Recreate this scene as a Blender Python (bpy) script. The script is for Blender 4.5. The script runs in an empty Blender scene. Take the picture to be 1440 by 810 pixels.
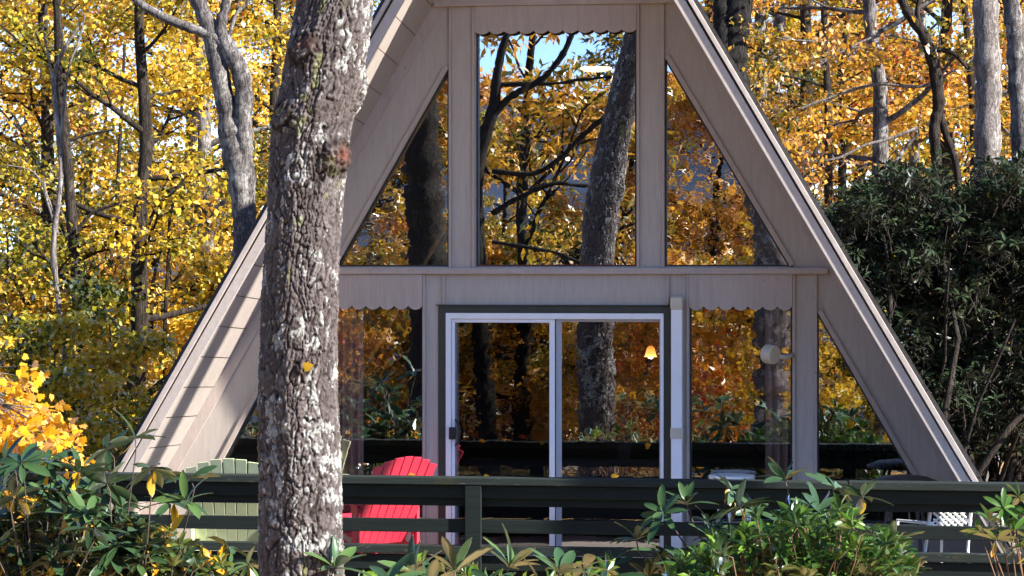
import bpy, math, random
import numpy as np
rng = np.random.default_rng(7); random.seed(7)
sc = bpy.context.scene; COL = sc.collection
R_ = math.radians

# ------------------------------------------------------------------ view geometry (metres; the facade is the plane y=0)
FPX, HY, DW, YAW = 3300.0, 385.0, 3300/170, R_(7.75); KD = DW/22.35     # KD: unit of depth used in the placement tables
Fv = np.array([-math.sin(YAW), math.cos(YAW), 0.0]); Rv = np.array([math.cos(YAW), math.sin(YAW), 0.0])
CAM = -DW*Fv - (61/FPX*DW)*Rv; CAM[2] = 2.36
def at(px, py, d):                       # point seen towards (px,py) at depth d
    d = d*KD; p = CAM + d*(Fv + Rv*(px-720)/FPX); p[2] = CAM[2] - d*(py-HY)/FPX
    return p
def mir(px, py, d):                      # place in front of the cabin whose mirror image shows towards (px,py)
    p = at(px, py, d); p[1] = -p[1]; return p

# ------------------------------------------------------------------ node helpers
def mat(name):
    m = bpy.data.materials.new(name); m.use_nodes = True
    nt = m.node_tree; nt.nodes.clear()
    return m, nt, nt.nodes, nt.links
def N(nt, t, **kw):
    n = nt.nodes.new(t)
    for k, v in kw.items():
        if k.startswith('i_'):
            n.inputs[k[2:].replace('_', ' ')].default_value = v
        else: setattr(n, k, v)
    return n
def ramp(nt, stops, src=None, interp='LINEAR'):
    r = nt.nodes.new('ShaderNodeValToRGB'); cr = r.color_ramp; cr.interpolation = interp
    while len(cr.elements) < len(stops): cr.elements.new(0.5)
    for e, (p, c) in zip(cr.elements, stops):
        e.position = p; e.color = (*c, 1) if len(c) == 3 else c
    if src is not None: nt.links.new(src, r.inputs[0])
    return r
def coords(nt, scale=(1, 1, 1), out='Object', rot=(0,0,0)):
    tc = nt.nodes.new('ShaderNodeTexCoord'); mp = nt.nodes.new('ShaderNodeMapping')
    mp.inputs['Scale'].default_value = scale; mp.inputs['Rotation'].default_value = rot
    nt.links.new(tc.outputs[out], mp.inputs['Vector']); return mp.outputs[0]
def noise(nt, vec, scale, detail=4, rough=0.6, dist=0.0):
    n = nt.nodes.new('ShaderNodeTexNoise'); n.inputs['Scale'].default_value = scale
    n.inputs['Detail'].default_value = detail; n.inputs['Roughness'].default_value = rough
    n.inputs['Distortion'].default_value = dist
    if vec is not None: nt.links.new(vec, n.inputs['Vector'])
    return n.outputs['Fac']
def mixc(nt, fac, a, b, mode='MIX'):
    m = nt.nodes.new('ShaderNodeMix'); m.data_type = 'RGBA'; m.blend_type = mode
    for s, v in ((0, fac), (6, a), (7, b)):
        if isinstance(v, (tuple, list)): m.inputs[s].default_value = (*v, 1) if len(v) == 3 else v
        elif isinstance(v, (int, float)): m.inputs[s].default_value = v
        else: nt.links.new(v, m.inputs[s])
    return m.outputs[2]
def bump(nt, h, strength=0.3, dist=0.01):
    b = nt.nodes.new('ShaderNodeBump'); b.inputs['Strength'].default_value = strength
    b.inputs['Distance'].default_value = dist; nt.links.new(h, b.inputs['Height']); return b.outputs[0]
def principled(nt, col=None, rough=0.6, nrm=None, metal=0.0, spec=0.5):
    p = nt.nodes.new('ShaderNodeBsdfPrincipled'); o = nt.nodes.new('ShaderNodeOutputMaterial')
    if isinstance(col, tuple): p.inputs['Base Color'].default_value = (*col, 1)
    elif col is not None: nt.links.new(col, p.inputs['Base Color'])
    if isinstance(rough, float): p.inputs['Roughness'].default_value = rough
    else: nt.links.new(rough, p.inputs['Roughness'])
    p.inputs['Metallic'].default_value = metal; p.inputs['Specular IOR Level'].default_value = spec
    if nrm is not None: nt.links.new(nrm, p.inputs['Normal'])
    nt.links.new(p.outputs[0], o.inputs[0]); return p
def simple(name, col, rough=0.6, var=0.12, scale=8, stretch=(1, 1, 1), bmp=0.15, metal=0.0, spec=0.5, bscale=40):
    m, nt, _, _ = mat(name); v = coords(nt, stretch)
    n1 = noise(nt, v, scale, 6, 0.65); n2 = noise(nt, v, bscale, 4)
    lo = tuple(c*(1-var) for c in col); hi = tuple(min(1, c*(1+var)) for c in col)
    r = ramp(nt, [(0.3, lo), (0.7, hi)], n1)
    principled(nt, r.outputs[0], rough, bump(nt, n2, bmp, 0.004), metal, spec); return m

M = {}
def paint(name, base, dirt, stretch):    # painted, weathered boards with nail stains
    m, nt, _, _ = mat(name); v = coords(nt, stretch); w = coords(nt)
    n1 = noise(nt, v, 5, 8, 0.7); n2 = noise(nt, w, 1.3, 5, 0.6); n3 = noise(nt, w, 26, 3, 0.5)
    c = ramp(nt, [(0.25, tuple(x*0.82 for x in base)), (0.75, tuple(x*1.08 for x in base))], n1).outputs[0]
    c = mixc(nt, ramp(nt, [(0.45, (0, 0, 0)), (0.8, (0.55, 0.55, 0.55))], n2).outputs[0], c, dirt)
    spots = ramp(nt, [(0.71, (0, 0, 0)), (0.76, (0.7, 0.7, 0.7))], n3).outputs[0]
    c = mixc(nt, spots, c, tuple(x*0.45 for x in base))
    n4 = noise(nt, coords(nt, (9, 9, 0.35)), 3.2, 6, 0.7)
    c = mixc(nt, ramp(nt, [(0.52, (0, 0, 0)), (0.7, (0.5, 0.5, 0.5))], n4).outputs[0], c, tuple(x*0.72 for x in base))
    g = noise(nt, v, 30, 5, 0.6)
    principled(nt, c, 0.62, bump(nt, g, 0.35, 0.004), 0, 0.35); return m
TA = (0.462, 0.408, 0.362)
M['wall'] = paint('taupe_paint', TA, (0.40, 0.325, 0.275), (6, 6, 0.7))
M['trim'] = paint('taupe_trim_paint', (0.46, 0.385, 0.345), (0.37, 0.31, 0.27), (6, 6, 0.7))
M['soffit'] = paint('taupe_soffit_paint', (0.45, 0.395, 0.355), (0.39, 0.34, 0.30), (1, 3, 1))
M['beam'] = paint('taupe_beam_paint', (0.46, 0.385, 0.345), (0.37, 0.31, 0.27), (0.6, 6, 6))
M['fascia'] = paint('taupe_fascia_paint', (0.46, 0.40, 0.36), (0.31, 0.27, 0.24), (4, 4, 4))
M['olive'] = simple('dark_olive_paint', (0.032, 0.034, 0.024), 0.5, 0.2, 6)
M['white'] = simple('white_vinyl', (0.84, 0.84, 0.86), 0.4, 0.04, 3, bmp=0.03)
M['white2'] = simple('grey_white_vinyl', (0.42, 0.42, 0.46), 0.45, 0.06, 3, bmp=0.03)
M['cream'] = simple('cream_plastic', (0.56, 0.49, 0.38), 0.5, 0.08, 6, bmp=0.03)
M['black'] = simple('black_rubber', (0.012, 0.012, 0.013), 0.5, 0.2, 6)
M['maroon'] = simple('maroon_sill_paint', (0.10, 0.012, 0.012), 0.5, 0.2, 6)
M['shingle'] = simple('dark_shingles', (0.035, 0.034, 0.034), 0.9, 0.5, 9, bmp=0.8)
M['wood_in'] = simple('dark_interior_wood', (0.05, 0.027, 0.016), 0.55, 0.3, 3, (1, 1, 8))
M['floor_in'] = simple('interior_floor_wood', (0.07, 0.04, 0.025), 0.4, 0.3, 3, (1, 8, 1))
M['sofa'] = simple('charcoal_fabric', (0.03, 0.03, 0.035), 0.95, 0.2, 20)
M['curtain'] = simple('rose_brown_curtain', (0.42, 0.26, 0.22), 0.9, 0.12, 20)
M['red'] = simple('red_plastic_lumber', (0.56, 0.028, 0.06), 0.5, 0.1, 6, bmp=0.15)
M['green_ch'] = simple('pale_green_paint', (0.60, 0.66, 0.40), 0.5, 0.1, 8, bmp=0.15)
M['white_ch'] = simple('white_patio_plastic', (0.88, 0.88, 0.86), 0.45, 0.06, 8, bmp=0.05)
M['darktab'] = simple('charcoal_metal', (0.05, 0.045, 0.045), 0.45, 0.2, 8)
def railmat(name, base, worn, moss, amt):
    m, nt, _, _ = mat(name); v = coords(nt, (0.5, 7, 7)); w = coords(nt)
    n1 = noise(nt, v, 6, 8, 0.7); n2 = noise(nt, w, 3.1, 6, 0.7); n3 = noise(nt, coords(nt, (0.7, 3, 3)), 14, 6, 0.75)
    c = ramp(nt, [(0.3, tuple(x*0.7 for x in base)), (0.7, tuple(x*1.3 for x in base))], n1).outputs[0]
    c = mixc(nt, ramp(nt, [(amt, (0, 0, 0)), (amt+0.09, (1, 1, 1))], n3).outputs[0], c, worn)
    c = mixc(nt, ramp(nt, [(0.60, (0, 0, 0)), (0.72, (0.8, 0.8, 0.8))], n2).outputs[0], c, moss)
    principled(nt, c, ramp(nt, [(0.3, (0.6,)*3), (0.7, (0.85,)*3)], n2).outputs[0], bump(nt, n1, 0.5, 0.006), 0, 0.22); return m
M['rail'] = railmat('dark_green_board_paint', (0.007, 0.0125, 0.0115), (0.025, 0.03, 0.027), (0.01, 0.014, 0.01), 0.70)
M['cap'] = railmat('worn_green_cap_paint', (0.017, 0.024, 0.021), (0.10, 0.10, 0.09), (0.045, 0.043, 0.014), 0.60)
M['deck'] = railmat('weathered_deck_boards', (0.28, 0.25, 0.23), (0.36, 0.33, 0.3), (0.2, 0.18, 0.16), 0.6)

def barkmat(name, dark, mid, pale, thr=0.55, sc_=7.0, zs=0.13):
    m, nt, _, L_ = mat(name); v = coords(nt, (1, 1, zs)); w = coords(nt)
    def ridge(scale, lo, hi, dist=1.2):
        a = noise(nt, v, scale, 5, 0.62, dist); s1 = N(nt, 'ShaderNodeMath', operation='SUBTRACT'); s1.inputs[1].default_value = 0.5; L_.new(a, s1.inputs[0])
        s2 = N(nt, 'ShaderNodeMath', operation='ABSOLUTE'); L_.new(s1.outputs[0], s2.inputs[0]); return ramp(nt, [(lo, (0, 0, 0)), (hi, (1, 1, 1))], s2.outputs[0]).outputs[0]
    e = ridge(sc_*3.2, 0.0, 0.055); wn = noise(nt, v, sc_*2, 6, 0.75); nz_ = noise(nt, w, 45, 5, 0.7)
    c = mixc(nt, e, dark, ramp(nt, [(0.3, tuple(x*0.6 for x in mid)), (0.7, mid)], wn).outputs[0])
    pn = noise(nt, coords(nt, (1, 1, 0.6)), 5.5, 8, 0.8)
    c = mixc(nt, ramp(nt, [(thr, (0, 0, 0)), (thr+0.10, (0.85,)*3)], pn).outputs[0], c, pale)
    c = mixc(nt, 0.35, c, ramp(nt, [(0.35, (0.3,)*3), (0.65, (1.0,)*3)], nz_).outputs[0], 'MULTIPLY')
    hh = mixc(nt, 0.3, e, nz_)
    principled(nt, c, 0.92, bump(nt, hh, 0.8, 0.03), 0, 0.15); return m
M['bark_grey'] = barkmat('grey_bark', (0.05, 0.045, 0.045), (0.19, 0.17, 0.165), (0.42, 0.40, 0.37), 0.5)
M['bark_dark'] = barkmat('dark_bark', (0.015, 0.012, 0.01), (0.065, 0.052, 0.043), (0.16, 0.15, 0.13), 0.6)
M['bark_pale'] = barkmat('pale_bark', (0.12, 0.10, 0.09), (0.33, 0.29, 0.27), (0.5, 0.48, 0.44), 0.52, 9)
M['bark_black'] = barkmat('blackish_bark', (0.008, 0.008, 0.008), (0.035, 0.032, 0.03), (0.20, 0.20, 0.185), 0.63)
M['stem'] = simple('brown_stems', (0.07, 0.05, 0.038), 0.8, 0.3, 10)
M['stem_red'] = simple('reddish_stems', (0.13, 0.06, 0.025), 0.7, 0.3, 10)

def leafmat(name, stops, trans=0.42, gloss=0.012, rough=0.4, under=None, vary=True):
    m, nt, _, L = mat(name)
    a = N(nt, 'ShaderNodeAttribute', attribute_name='tint')
    src = a.outputs['Fac']
    if vary:
        oi = N(nt, 'ShaderNodeObjectInfo'); g0 = N(nt, 'ShaderNodeNewGeometry')
        nn = noise(nt, g0.outputs['Position'], 0.75, 3, 0.6)
        for s_, k_ in ((oi.outputs['Random'], 0.34), (nn, 1.7)):
            q = N(nt, 'ShaderNodeMath', operation='SUBTRACT'); q.inputs[1].default_value = 0.5; L.new(s_, q.inputs[0])
            q2 = N(nt, 'ShaderNodeMath', operation='MULTIPLY_ADD'); q2.inputs[1].default_value = k_; L.new(q.outputs[0], q2.inputs[0]); L.new(src, q2.inputs[2]); src = q2.outputs[0]
    r = ramp(nt, stops, src)
    c = r.outputs[0]
    if under:
        g = N(nt, 'ShaderNodeNewGeometry'); c = mixc(nt, g.outputs['Backfacing'], c, mixc(nt, 0.5, c, under))
    d = N(nt, 'ShaderNodeBsdfDiffuse'); t = N(nt, 'ShaderNodeBsdfTranslucent'); gl = N(nt, 'ShaderNodeBsdfGlossy')
    gl.inputs['Roughness'].default_value = rough; gl.inputs['Color'].default_value = (0.9, 0.95, 1, 1)
    L.new(c, d.inputs[0]); L.new(c, t.inputs[0])
    m1 = N(nt, 'ShaderNodeMixShader'); m1.inputs[0].default_value = trans; L.new(d.outputs[0], m1.inputs[1]); L.new(t.outputs[0], m1.inputs[2])
    m2 = N(nt, 'ShaderNodeMixShader'); L.new(m1.outputs[0], m2.inputs[1]); L.new(gl.outputs[0], m2.inputs[2])
    fr = N(nt, 'ShaderNodeFresnel'); fr.inputs[0].default_value = 1.45
    mu = N(nt, 'ShaderNodeMath', operation='MULTIPLY'); mu.inputs[1].default_value = gloss*12; L.new(fr.outputs[0], mu.inputs[0])
    cl = N(nt, 'ShaderNodeMath', operation='MINIMUM'); cl.inputs[1].default_value = 0.6; L.new(mu.outputs[0], cl.inputs[0])
    L.new(cl.outputs[0], m2.inputs[0])
    o = N(nt, 'ShaderNodeOutputMaterial'); L.new(m2.outputs[0], o.inputs[0]); return m
M['gold'] = leafmat('golden_leaves', [(0, (0.09, 0.12, 0.012)), (0.18, (0.36, 0.28, 0.02)), (0.42, (0.76, 0.48, 0.04)), (0.8, (0.86, 0.52, 0.07)), (0.93, (0.72, 0.34, 0.07)), (1, (0.5, 0.16, 0.06))])
M['ygreen'] = leafmat('yellow_green_leaves', [(0, (0.045, 0.062, 0.012)), (0.2, (0.16, 0.17, 0.018)), (0.42, (0.52, 0.41, 0.03)), (0.7, (0.76, 0.50, 0.04)), (1, (0.80, 0.46, 0.05))])
M['orange'] = leafmat('orange_leaves', [(0, (0.07, 0.09, 0.012)), (0.2, (0.26, 0.24, 0.02)), (0.42, (0.62, 0.34, 0.03)), (0.68, (0.74, 0.33, 0.03)), (0.88, (0.66, 0.25, 0.05)), (1, (0.5, 0.06, 0.03))])
M['copper'] = leafmat('copper_gold_leaves', [(0, (0.06, 0.08, 0.015)), (0.24, (0.26, 0.22, 0.025)), (0.55, (0.66, 0.34, 0.035)), (0.8, (0.78, 0.40, 0.05)), (1, (0.66, 0.34, 0.16))])
M['maple'] = leafmat('bright_maple_leaves', [(0, (0.50, 0.22, 0.015)), (0.35, (0.74, 0.38, 0.015)), (0.6, (0.85, 0.42, 0.018)), (1, (0.90, 0.50, 0.03))], 0.5, vary=False)
M['rhodo'] = leafmat('rhododendron_leaves', [(0, (0.016, 0.034, 0.013)), (0.5, (0.034, 0.075, 0.028)), (0.86, (0.08, 0.14, 0.035)), (0.9, (0.62, 0.36, 0.02)), (1, (0.72, 0.42, 0.02))], 0.15, 0.045, 0.34, (0.045, 0.065, 0.025), vary=False)
M['rhodo_far'] = leafmat('evergreen_leaves', [(0, (0.012, 0.020, 0.009)), (0.6, (0.026, 0.044, 0.018)), (0.93, (0.06, 0.085, 0.03)), (0.97, (0.5, 0.33, 0.02)), (1, (0.6, 0.4, 0.02))], 0.12, 0.015, 0.5, (0.05, 0.045, 0.02), vary=False)
M['pieris'] = leafmat('small_glossy_leaves', [(0, (0.016, 0.04, 0.008)), (0.45, (0.055, 0.125, 0.016)), (0.8, (0.17, 0.28, 0.018)), (0.93, (0.26, 0.36, 0.02)), (0.96, (0.6, 0.32, 0.02)), (1, (0.7, 0.4, 0.02))], 0.3, 0.04, 0.32, vary=False)
M['pieris_old'] = leafmat('mixed_shrub_leaves', [(0, (0.03, 0.045, 0.012)), (0.5, (0.085, 0.115, 0.02)), (0.72, (0.13, 0.16, 0.025)), (0.8, (0.45, 0.2, 0.02)), (1, (0.68, 0.34, 0.015))], 0.3, 0.03, 0.38, vary=False)

def glassmat(name, refl, tint, bstr, bscale, dark=1.0):
    m, nt, _, L = mat(name)
    g = N(nt, 'ShaderNodeBsdfGlossy'); g.inputs['Roughness'].default_value = 0.0; g.inputs['Color'].default_value = (*tint, 1)
    t = N(nt, 'ShaderNodeBsdfTransparent'); t.inputs['Color'].default_value = (dark, dark, dark, 1)
    n1 = noise(nt, coords(nt, (1, 1, 1.6)), bscale, 2, 0.5); n2 = noise(nt, coords(nt), bscale*3.3, 1, 0.5)
    b = bump(nt, n1, 1.0, bstr); b2 = nt.nodes.new('ShaderNodeBump'); b2.inputs['Strength'].default_value = 1.0; b2.inputs['Distance'].default_value = bstr*0.18
    L.new(n2, b2.inputs['Height']); L.new(b, b2.inputs['Normal']); L.new(b2.outputs[0], g.inputs['Normal'])
    mx = N(nt, 'ShaderNodeMixShader'); mx.inputs[0].default_value = refl
    L.new(t.outputs[0], mx.inputs[1]); L.new(g.outputs[0], mx.inputs[2])
    o = N(nt, 'ShaderNodeOutputMaterial'); L.new(mx.outputs[0], o.inputs[0]); return m
M['glass_clear'] = glassmat('window_glass', 0.62, (0.97, 0.98, 1.0), 0.00007, 4.0)
M['glass_wavy'] = glassmat('wavy_window_glass', 0.52, (1, 0.97, 0.95), 0.00022, 6)
M['glass_low'] = glassmat('lower_window_glass', 0.38, (1, 0.98, 0.97), 0.00014, 7)
M['glass_door'] = glassmat('door_glass', 0.36, (1, 0.98, 0.97), 0.00028, 7)
M['glass_screen'] = glassmat('screened_door_glass', 0.16, (1, 0.98, 0.96), 0.00040, 5.0, 0.45)
def emit(name, col, s):
    m, nt, _, L = mat(name); e = N(nt, 'ShaderNodeEmission'); e.inputs[0].default_value = (*col, 1); e.inputs[1].default_value = s
    o = N(nt, 'ShaderNodeOutputMaterial'); L.new(e.outputs[0], o.inputs[0]); return m
M['lamp'] = emit('lit_amber_glass', (1, 0.50, 0.10), 1.3)
m, nt, _, L = mat('lit_amber_glass'); sp_ = N(nt, 'ShaderNodeSeparateXYZ'); tc_ = N(nt, 'ShaderNodeTexCoord'); L.new(tc_.outputs['Generated'], sp_.inputs[0])
e_ = N(nt, 'ShaderNodeEmission'); L.new(ramp(nt, [(0.0, (1, 0.62, 0.2)), (0.3, (0.9, 0.42, 0.08)), (1, (0.35, 0.12, 0.02))], sp_.outputs[2]).outputs[0], e_.inputs[0]); e_.inputs[1].default_value = 0.9
o_ = N(nt, 'ShaderNodeOutputMaterial'); L.new(e_.outputs[0], o_.inputs[0]); M['lamp'] = m
M['bulb'] = emit('lit_bulb', (1, 0.8, 0.5), 4.0)
M['lamp2'] = emit('lit_ceiling_glass', (1, 0.72, 0.4), 1.8)

# ------------------------------------------------------------------ object helpers
ORG = {}
def link(o, parent=None):
    COL.objects.link(o)
    if parent is not None: o.parent = parent; ORG[o.name] = ORG.get(parent.name, np.zeros(3))
    return o
def tag(o, label=None, cat=None, group=None, kind=None):
    if label: o['label'] = label
    if cat: o['category'] = cat
    if group: o['group'] = group
    if kind: o['kind'] = kind
    return o
def empty(name, loc, label, cat, group=None):
    o = bpy.data.objects.new(name, None); o.location = tuple(loc); o.empty_display_size = 0.2
    COL.objects.link(o); ORG[o.name] = np.array(loc, float); return tag(o, label, cat, group)
def mesh_np(name, V, F, m, parent=None, smooth=False, tint=None, origin=None, extra=None):
    V = np.asarray(V, dtype=np.float64)
    org = ORG[parent.name] if parent is not None else (np.array(origin, float) if origin is not None else np.zeros(3))
    me = bpy.data.meshes.new(name)
    if isinstance(F, np.ndarray):
        k = F.shape[1]; nf = len(F)
        me.vertices.add(len(V)); me.vertices.foreach_set('co', (V-org).astype(np.float32).ravel())
        me.loops.add(nf*k); me.loops.foreach_set('vertex_index', F.astype(np.int32).ravel())
        me.polygons.add(nf); me.polygons.foreach_set('loop_start', np.arange(0, nf*k, k, dtype=np.int32))
        me.polygons.foreach_set('loop_total', np.full(nf, k, dtype=np.int32))
        me.update(calc_edges=True)
    else:
        me.from_pydata([tuple(v) for v in (V-org)], [], F); me.update()
    if smooth: me.polygons.foreach_set('use_smooth', np.ones(len(me.polygons), dtype=bool))
    if tint is not None:
        a = me.attributes.new('tint', 'FLOAT', 'POINT'); a.data.foreach_set('value', np.asarray(tint, np.float32))
    for nm, arr in (extra or {}).items():
        a = me.attributes.new(nm, 'FLOAT', 'POINT'); a.data.foreach_set('value', np.asarray(arr, np.float32))
    me.materials.append(m)
    o = bpy.data.objects.new(name, me)
    if parent is None and origin is not None: o.location = tuple(org)
    link(o, parent)
    if parent is None: ORG[o.name] = org
    return o
class MB:
    def __init__(s): s.v = []; s.f = []
    def hexa(s, p):                       # 8 points: bottom loop 4, top loop 4
        b = len(s.v); s.v += [tuple(q) for q in p]
        for q in ((0, 3, 2, 1), (4, 5, 6, 7), (0, 1, 5, 4), (1, 2, 6, 5), (2, 3, 7, 6), (3, 0, 4, 7)): s.f.append([b+i for i in q])
        return s
    def box(s, x0, x1, y0, y1, z0, z1):
        return s.hexa([(x0, y0, z0), (x1, y0, z0), (x1, y1, z0), (x0, y1, z0), (x0, y0, z1), (x1, y0, z1), (x1, y1, z1), (x0, y1, z1)])
    def prism(s, poly, y0, y1):           # polygon in XZ, counter-clockwise seen from -y
        b = len(s.v); n = len(poly)
        s.v += [(x, y0, z) for x, z in poly] + [(x, y1, z) for x, z in poly]
        s.f.append([b+i for i in range(n)]); s.f.append([b+n+i for i in reversed(range(n))])
        for i in range(n): j = (i+1) % n; s.f.append([b+i, b+n+i, b+n+j, b+j])
        return s
    def tube(s, pts, rad, n=8, cap=True, sq=1.0):
        pts = [np.array(p, float) for p in pts]; b = len(s.v); k = len(pts)
        ref = np.array([0.31, 0.17, 0.93]);
        for i in range(k):
            t = pts[min(i+1, k-1)]-pts[max(i-1, 0)]; t /= (np.linalg.norm(t)+1e-9)
            r0 = ref if abs(t@ref) < 0.9 else np.array([1., 0, 0])
            u = np.cross(t, r0); u /= np.linalg.norm(u); w = np.cross(t, u)
            r = rad[i] if hasattr(rad, '__len__') else rad
            for j in range(n):
                a = 2*math.pi*j/n; s.v.append(tuple(pts[i]+r*(math.cos(a)*u+sq*math.sin(a)*w)))
        for i in range(k-1):
            for j in range(n):
                j2 = (j+1) % n; s.f.append([b+i*n+j, b+i*n+j2, b+(i+1)*n+j2, b+(i+1)*n+j])
        if cap: s.f.append([b+j for j in reversed(range(n))]); s.f.append([b+(k-1)*n+j for j in range(n)])
        return s
    def lathe(s, c, prof, n=24, axis=(0, 0, 1)):
        c = np.array(c, float); ax = np.array(axis, float); ax /= np.linalg.norm(ax)
        r0 = np.array([1., 0, 0]) if abs(ax[0]) < 0.9 else np.array([0, 1., 0])
        u = np.cross(ax, r0); u /= np.linalg.norm(u); w = np.cross(ax, u); b = len(s.v)
        for r, h in prof:
            for j in range(n):
                a = 2*math.pi*j/n; s.v.append(tuple(c+ax*h+r*(math.cos(a)*u+math.sin(a)*w)))
        for i in range(len(prof)-1):
            for j in range(n):
                j2 = (j+1) % n; s.f.append([b+i*n+j, b+i*n+j2, b+(i+1)*n+j2, b+(i+1)*n+j])
        s.f.append([b+j for j in reversed(range(n))]); s.f.append([b+(len(prof)-1)*n+j for j in range(n)])
        return s
    def build(s, name, m, parent=None, bevel=0.0, smooth=False, origin=None):
        o = mesh_np(name, np.array(s.v), s.f, m, parent, smooth, origin=origin)
        if bevel:
            b = o.modifiers.new('bevel', 'BEVEL'); b.width = bevel; b.segments = 2; b.limit_method = 'ANGLE'; b.angle_limit = R_(40)
        return o

# ------------------------------------------------------------------ ground, sky, sun
GZ = -1.15
def gh(x, y):
    h = GZ - 0.0*x
    back = np.clip((y-20)/90, 0, 1); h = h - 9*back*back*(3-2*back)
    frt = np.clip((-y-21)/75, 0, 1); h = h - 26*frt*frt*(3-2*frt)
    rid = np.exp(-((y+1150+0.25*x)/330)**2)*(118+26*np.sin(x/170+1)+12*np.sin(x/61))
    rid2 = np.exp(-((y-1400)/300)**2)*(24+5*np.sin(x/150))
    return h + rid + rid2 + 0.05*np.sin(x*1.3)*np.cos(y*1.1)
g1 = np.sinh(np.linspace(-5.2, 5.2, 181)); g1 = g1/g1.max()*3500
XX, YY = np.meshgrid(g1, g1); ZZ = gh(XX, YY)
V = np.stack([XX.ravel(), YY.ravel(), ZZ.ravel()], 1); n = len(g1)
I = (np.arange(n-1)[:, None]*n+np.arange(n-1)[None]).ravel()
m, nt, _, L = mat('leaf_litter_ground'); v = coords(nt)
vo = N(nt, 'ShaderNodeTexVoronoi'); vo.inputs['Scale'].default_value = 9; L.new(v, vo.inputs['Vector'])
cc = ramp(nt, [(0.0, (0.10, 0.06, 0.03)), (0.4, (0.25, 0.15, 0.06)), (0.7, (0.42, 0.28, 0.08)), (1, (0.5, 0.38, 0.2))], vo.outputs['Color'])
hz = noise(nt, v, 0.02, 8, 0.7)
far = ramp(nt, [(0.35, (0.018, 0.035, 0.070)), (0.65, (0.05, 0.065, 0.10))], hz).outputs[0]  # bluish distance haze painted into the forest colour of the far ridges
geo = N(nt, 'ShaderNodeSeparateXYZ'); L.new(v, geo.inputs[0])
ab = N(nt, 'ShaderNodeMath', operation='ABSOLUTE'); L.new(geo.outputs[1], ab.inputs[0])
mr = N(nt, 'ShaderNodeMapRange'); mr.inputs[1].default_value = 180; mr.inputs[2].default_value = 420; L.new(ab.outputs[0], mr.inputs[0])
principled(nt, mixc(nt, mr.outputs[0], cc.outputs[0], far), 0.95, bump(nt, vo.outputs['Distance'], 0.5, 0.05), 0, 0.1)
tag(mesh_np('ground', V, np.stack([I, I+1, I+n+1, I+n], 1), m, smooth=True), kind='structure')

SUN_PHI, SUN_EL = 17.0, 33.8
sd = np.array([math.cos(R_(SUN_PHI))*math.cos(R_(SUN_EL)), -math.sin(R_(SUN_PHI))*math.cos(R_(SUN_EL)), math.sin(R_(SUN_EL))])
w = bpy.data.worlds.new('World'); sc.world = w; w.use_nodes = True; nt = w.node_tree; nt.nodes.clear()
sky = nt.nodes.new('ShaderNodeTexSky'); sky.sky_type = 'NISHITA'; sky.sun_disc = False
sky.sun_elevation = R_(SUN_EL); sky.sun_rotation = R_(90+SUN_PHI); sky.altitude = 1500; sky.air_density = 0.55; sky.dust_density = 0.0; sky.ozone_density = 3.0
bg = nt.nodes.new('ShaderNodeBackground'); bg.inputs[1].default_value = 0.15
wo = nt.nodes.new('ShaderNodeOutputWorld'); nt.links.new(sky.outputs[0], bg.inputs[0]); nt.links.new(bg.outputs[0], wo.inputs[0])
sl = bpy.data.lights.new('sun', 'SUN'); sl.energy = 5.0; sl.angle = R_(0.5); sl.color = (1, 0.94, 0.85)
so = bpy.data.objects.new('sun', sl); COL.objects.link(so)
from mathutils import Vector
so.rotation_euler = Vector(tuple(sd)).to_track_quat('Z', 'Y').to_euler(); so.location = (20, -8, 20)

# ------------------------------------------------------------------ the cabin
def Wo(z): return 3.289-0.5870*(z-0.918)           # outer face of the roof
def Wc(z): return 3.187-0.5870*(z-0.918)            # wall corner / soffit
def oh(z): return 1.22+0.0*z            # overhang, larger towards the ridge
ZR = 0.918+3.289/0.587; ZA = 0.918+3.187/0.587; ZB = -0.9; FL = -0.02
cabin = empty('a_frame_cabin', (0, 0, FL), 'taupe A-frame cabin with steep dark roof, tall gable windows and white sliding door', 'house')
W = MB(); T0, T1 = 0.0, 0.10
cz = 4.60; mz = 2.38; sz = 0.33
apL, apR = (-0.892, 4.077), (0.905, 4.142); blL, blR = (-1.845, 2.42), (1.929, 2.42)
W.prism([(-Wc(mz), mz), (blL[0]-0.023, mz), blL, apL, (-0.892, cz), (-Wc(cz), cz)], T0, T1)
W.box(-0.892, -0.663, T0, T1, mz, cz); W.box(-0.663, 0.672, T0, T1, 4.40, cz); W.box(0.672, 0.905, T0, T1, mz, cz)
W.prism([(0.905, 4.142), (1.929, 2.42), (1.952, mz), (Wc(mz), mz), (Wc(cz), cz), (0.905, cz)], T0, T1)
W.box(-1.868, -0.892, T0, T1, mz, 2.42); W.box(-0.663, 0.672, T0, T1, mz, 2.42); W.box(0.905, 1.952, T0, T1, mz, 2.42)
dL, dR = -3.07, 3.14
tL, tR = (-2.14, 2.03), (2.148, 2.05)
W.prism([(-Wc(sz), sz), (dL, sz), tL, (-2.14, mz), (-Wc(mz), mz)], T0, T1)
W.prism([(tR[0], tR[1]), (dR, sz), (Wc(sz), sz), (Wc(mz), mz), (tR[0], mz)], T0, T1)
for a, b, c, d in ((-2.14, -1.95, sz, mz), (-1.95, -1.11, 2.09, mz), (-1.11, -0.98, FL, mz), (-0.98, 0.957, 2.097, mz), (0.957, 1.109, FL, mz), (1.109, 1.946, 2.09, mz), (1.946, 2.148, sz, mz)):
    W.box(a, b, T0, T1, c, d)
W.prism([(-Wc(FL-0.2), FL-0.2), (-1.11, FL-0.2), (-1.11, sz), (-Wc(sz), sz)], T0, T1)
W.prism([(1.109, FL-0.2), (Wc(FL-0.2), FL-0.2), (Wc(sz), sz), (1.109, sz)], T0, T1)
W.prism([(-Wc(cz), cz), (-0.60, cz), (-0.60, 4.95), (-Wc(4.95), 4.95)], T0, T1)
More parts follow.
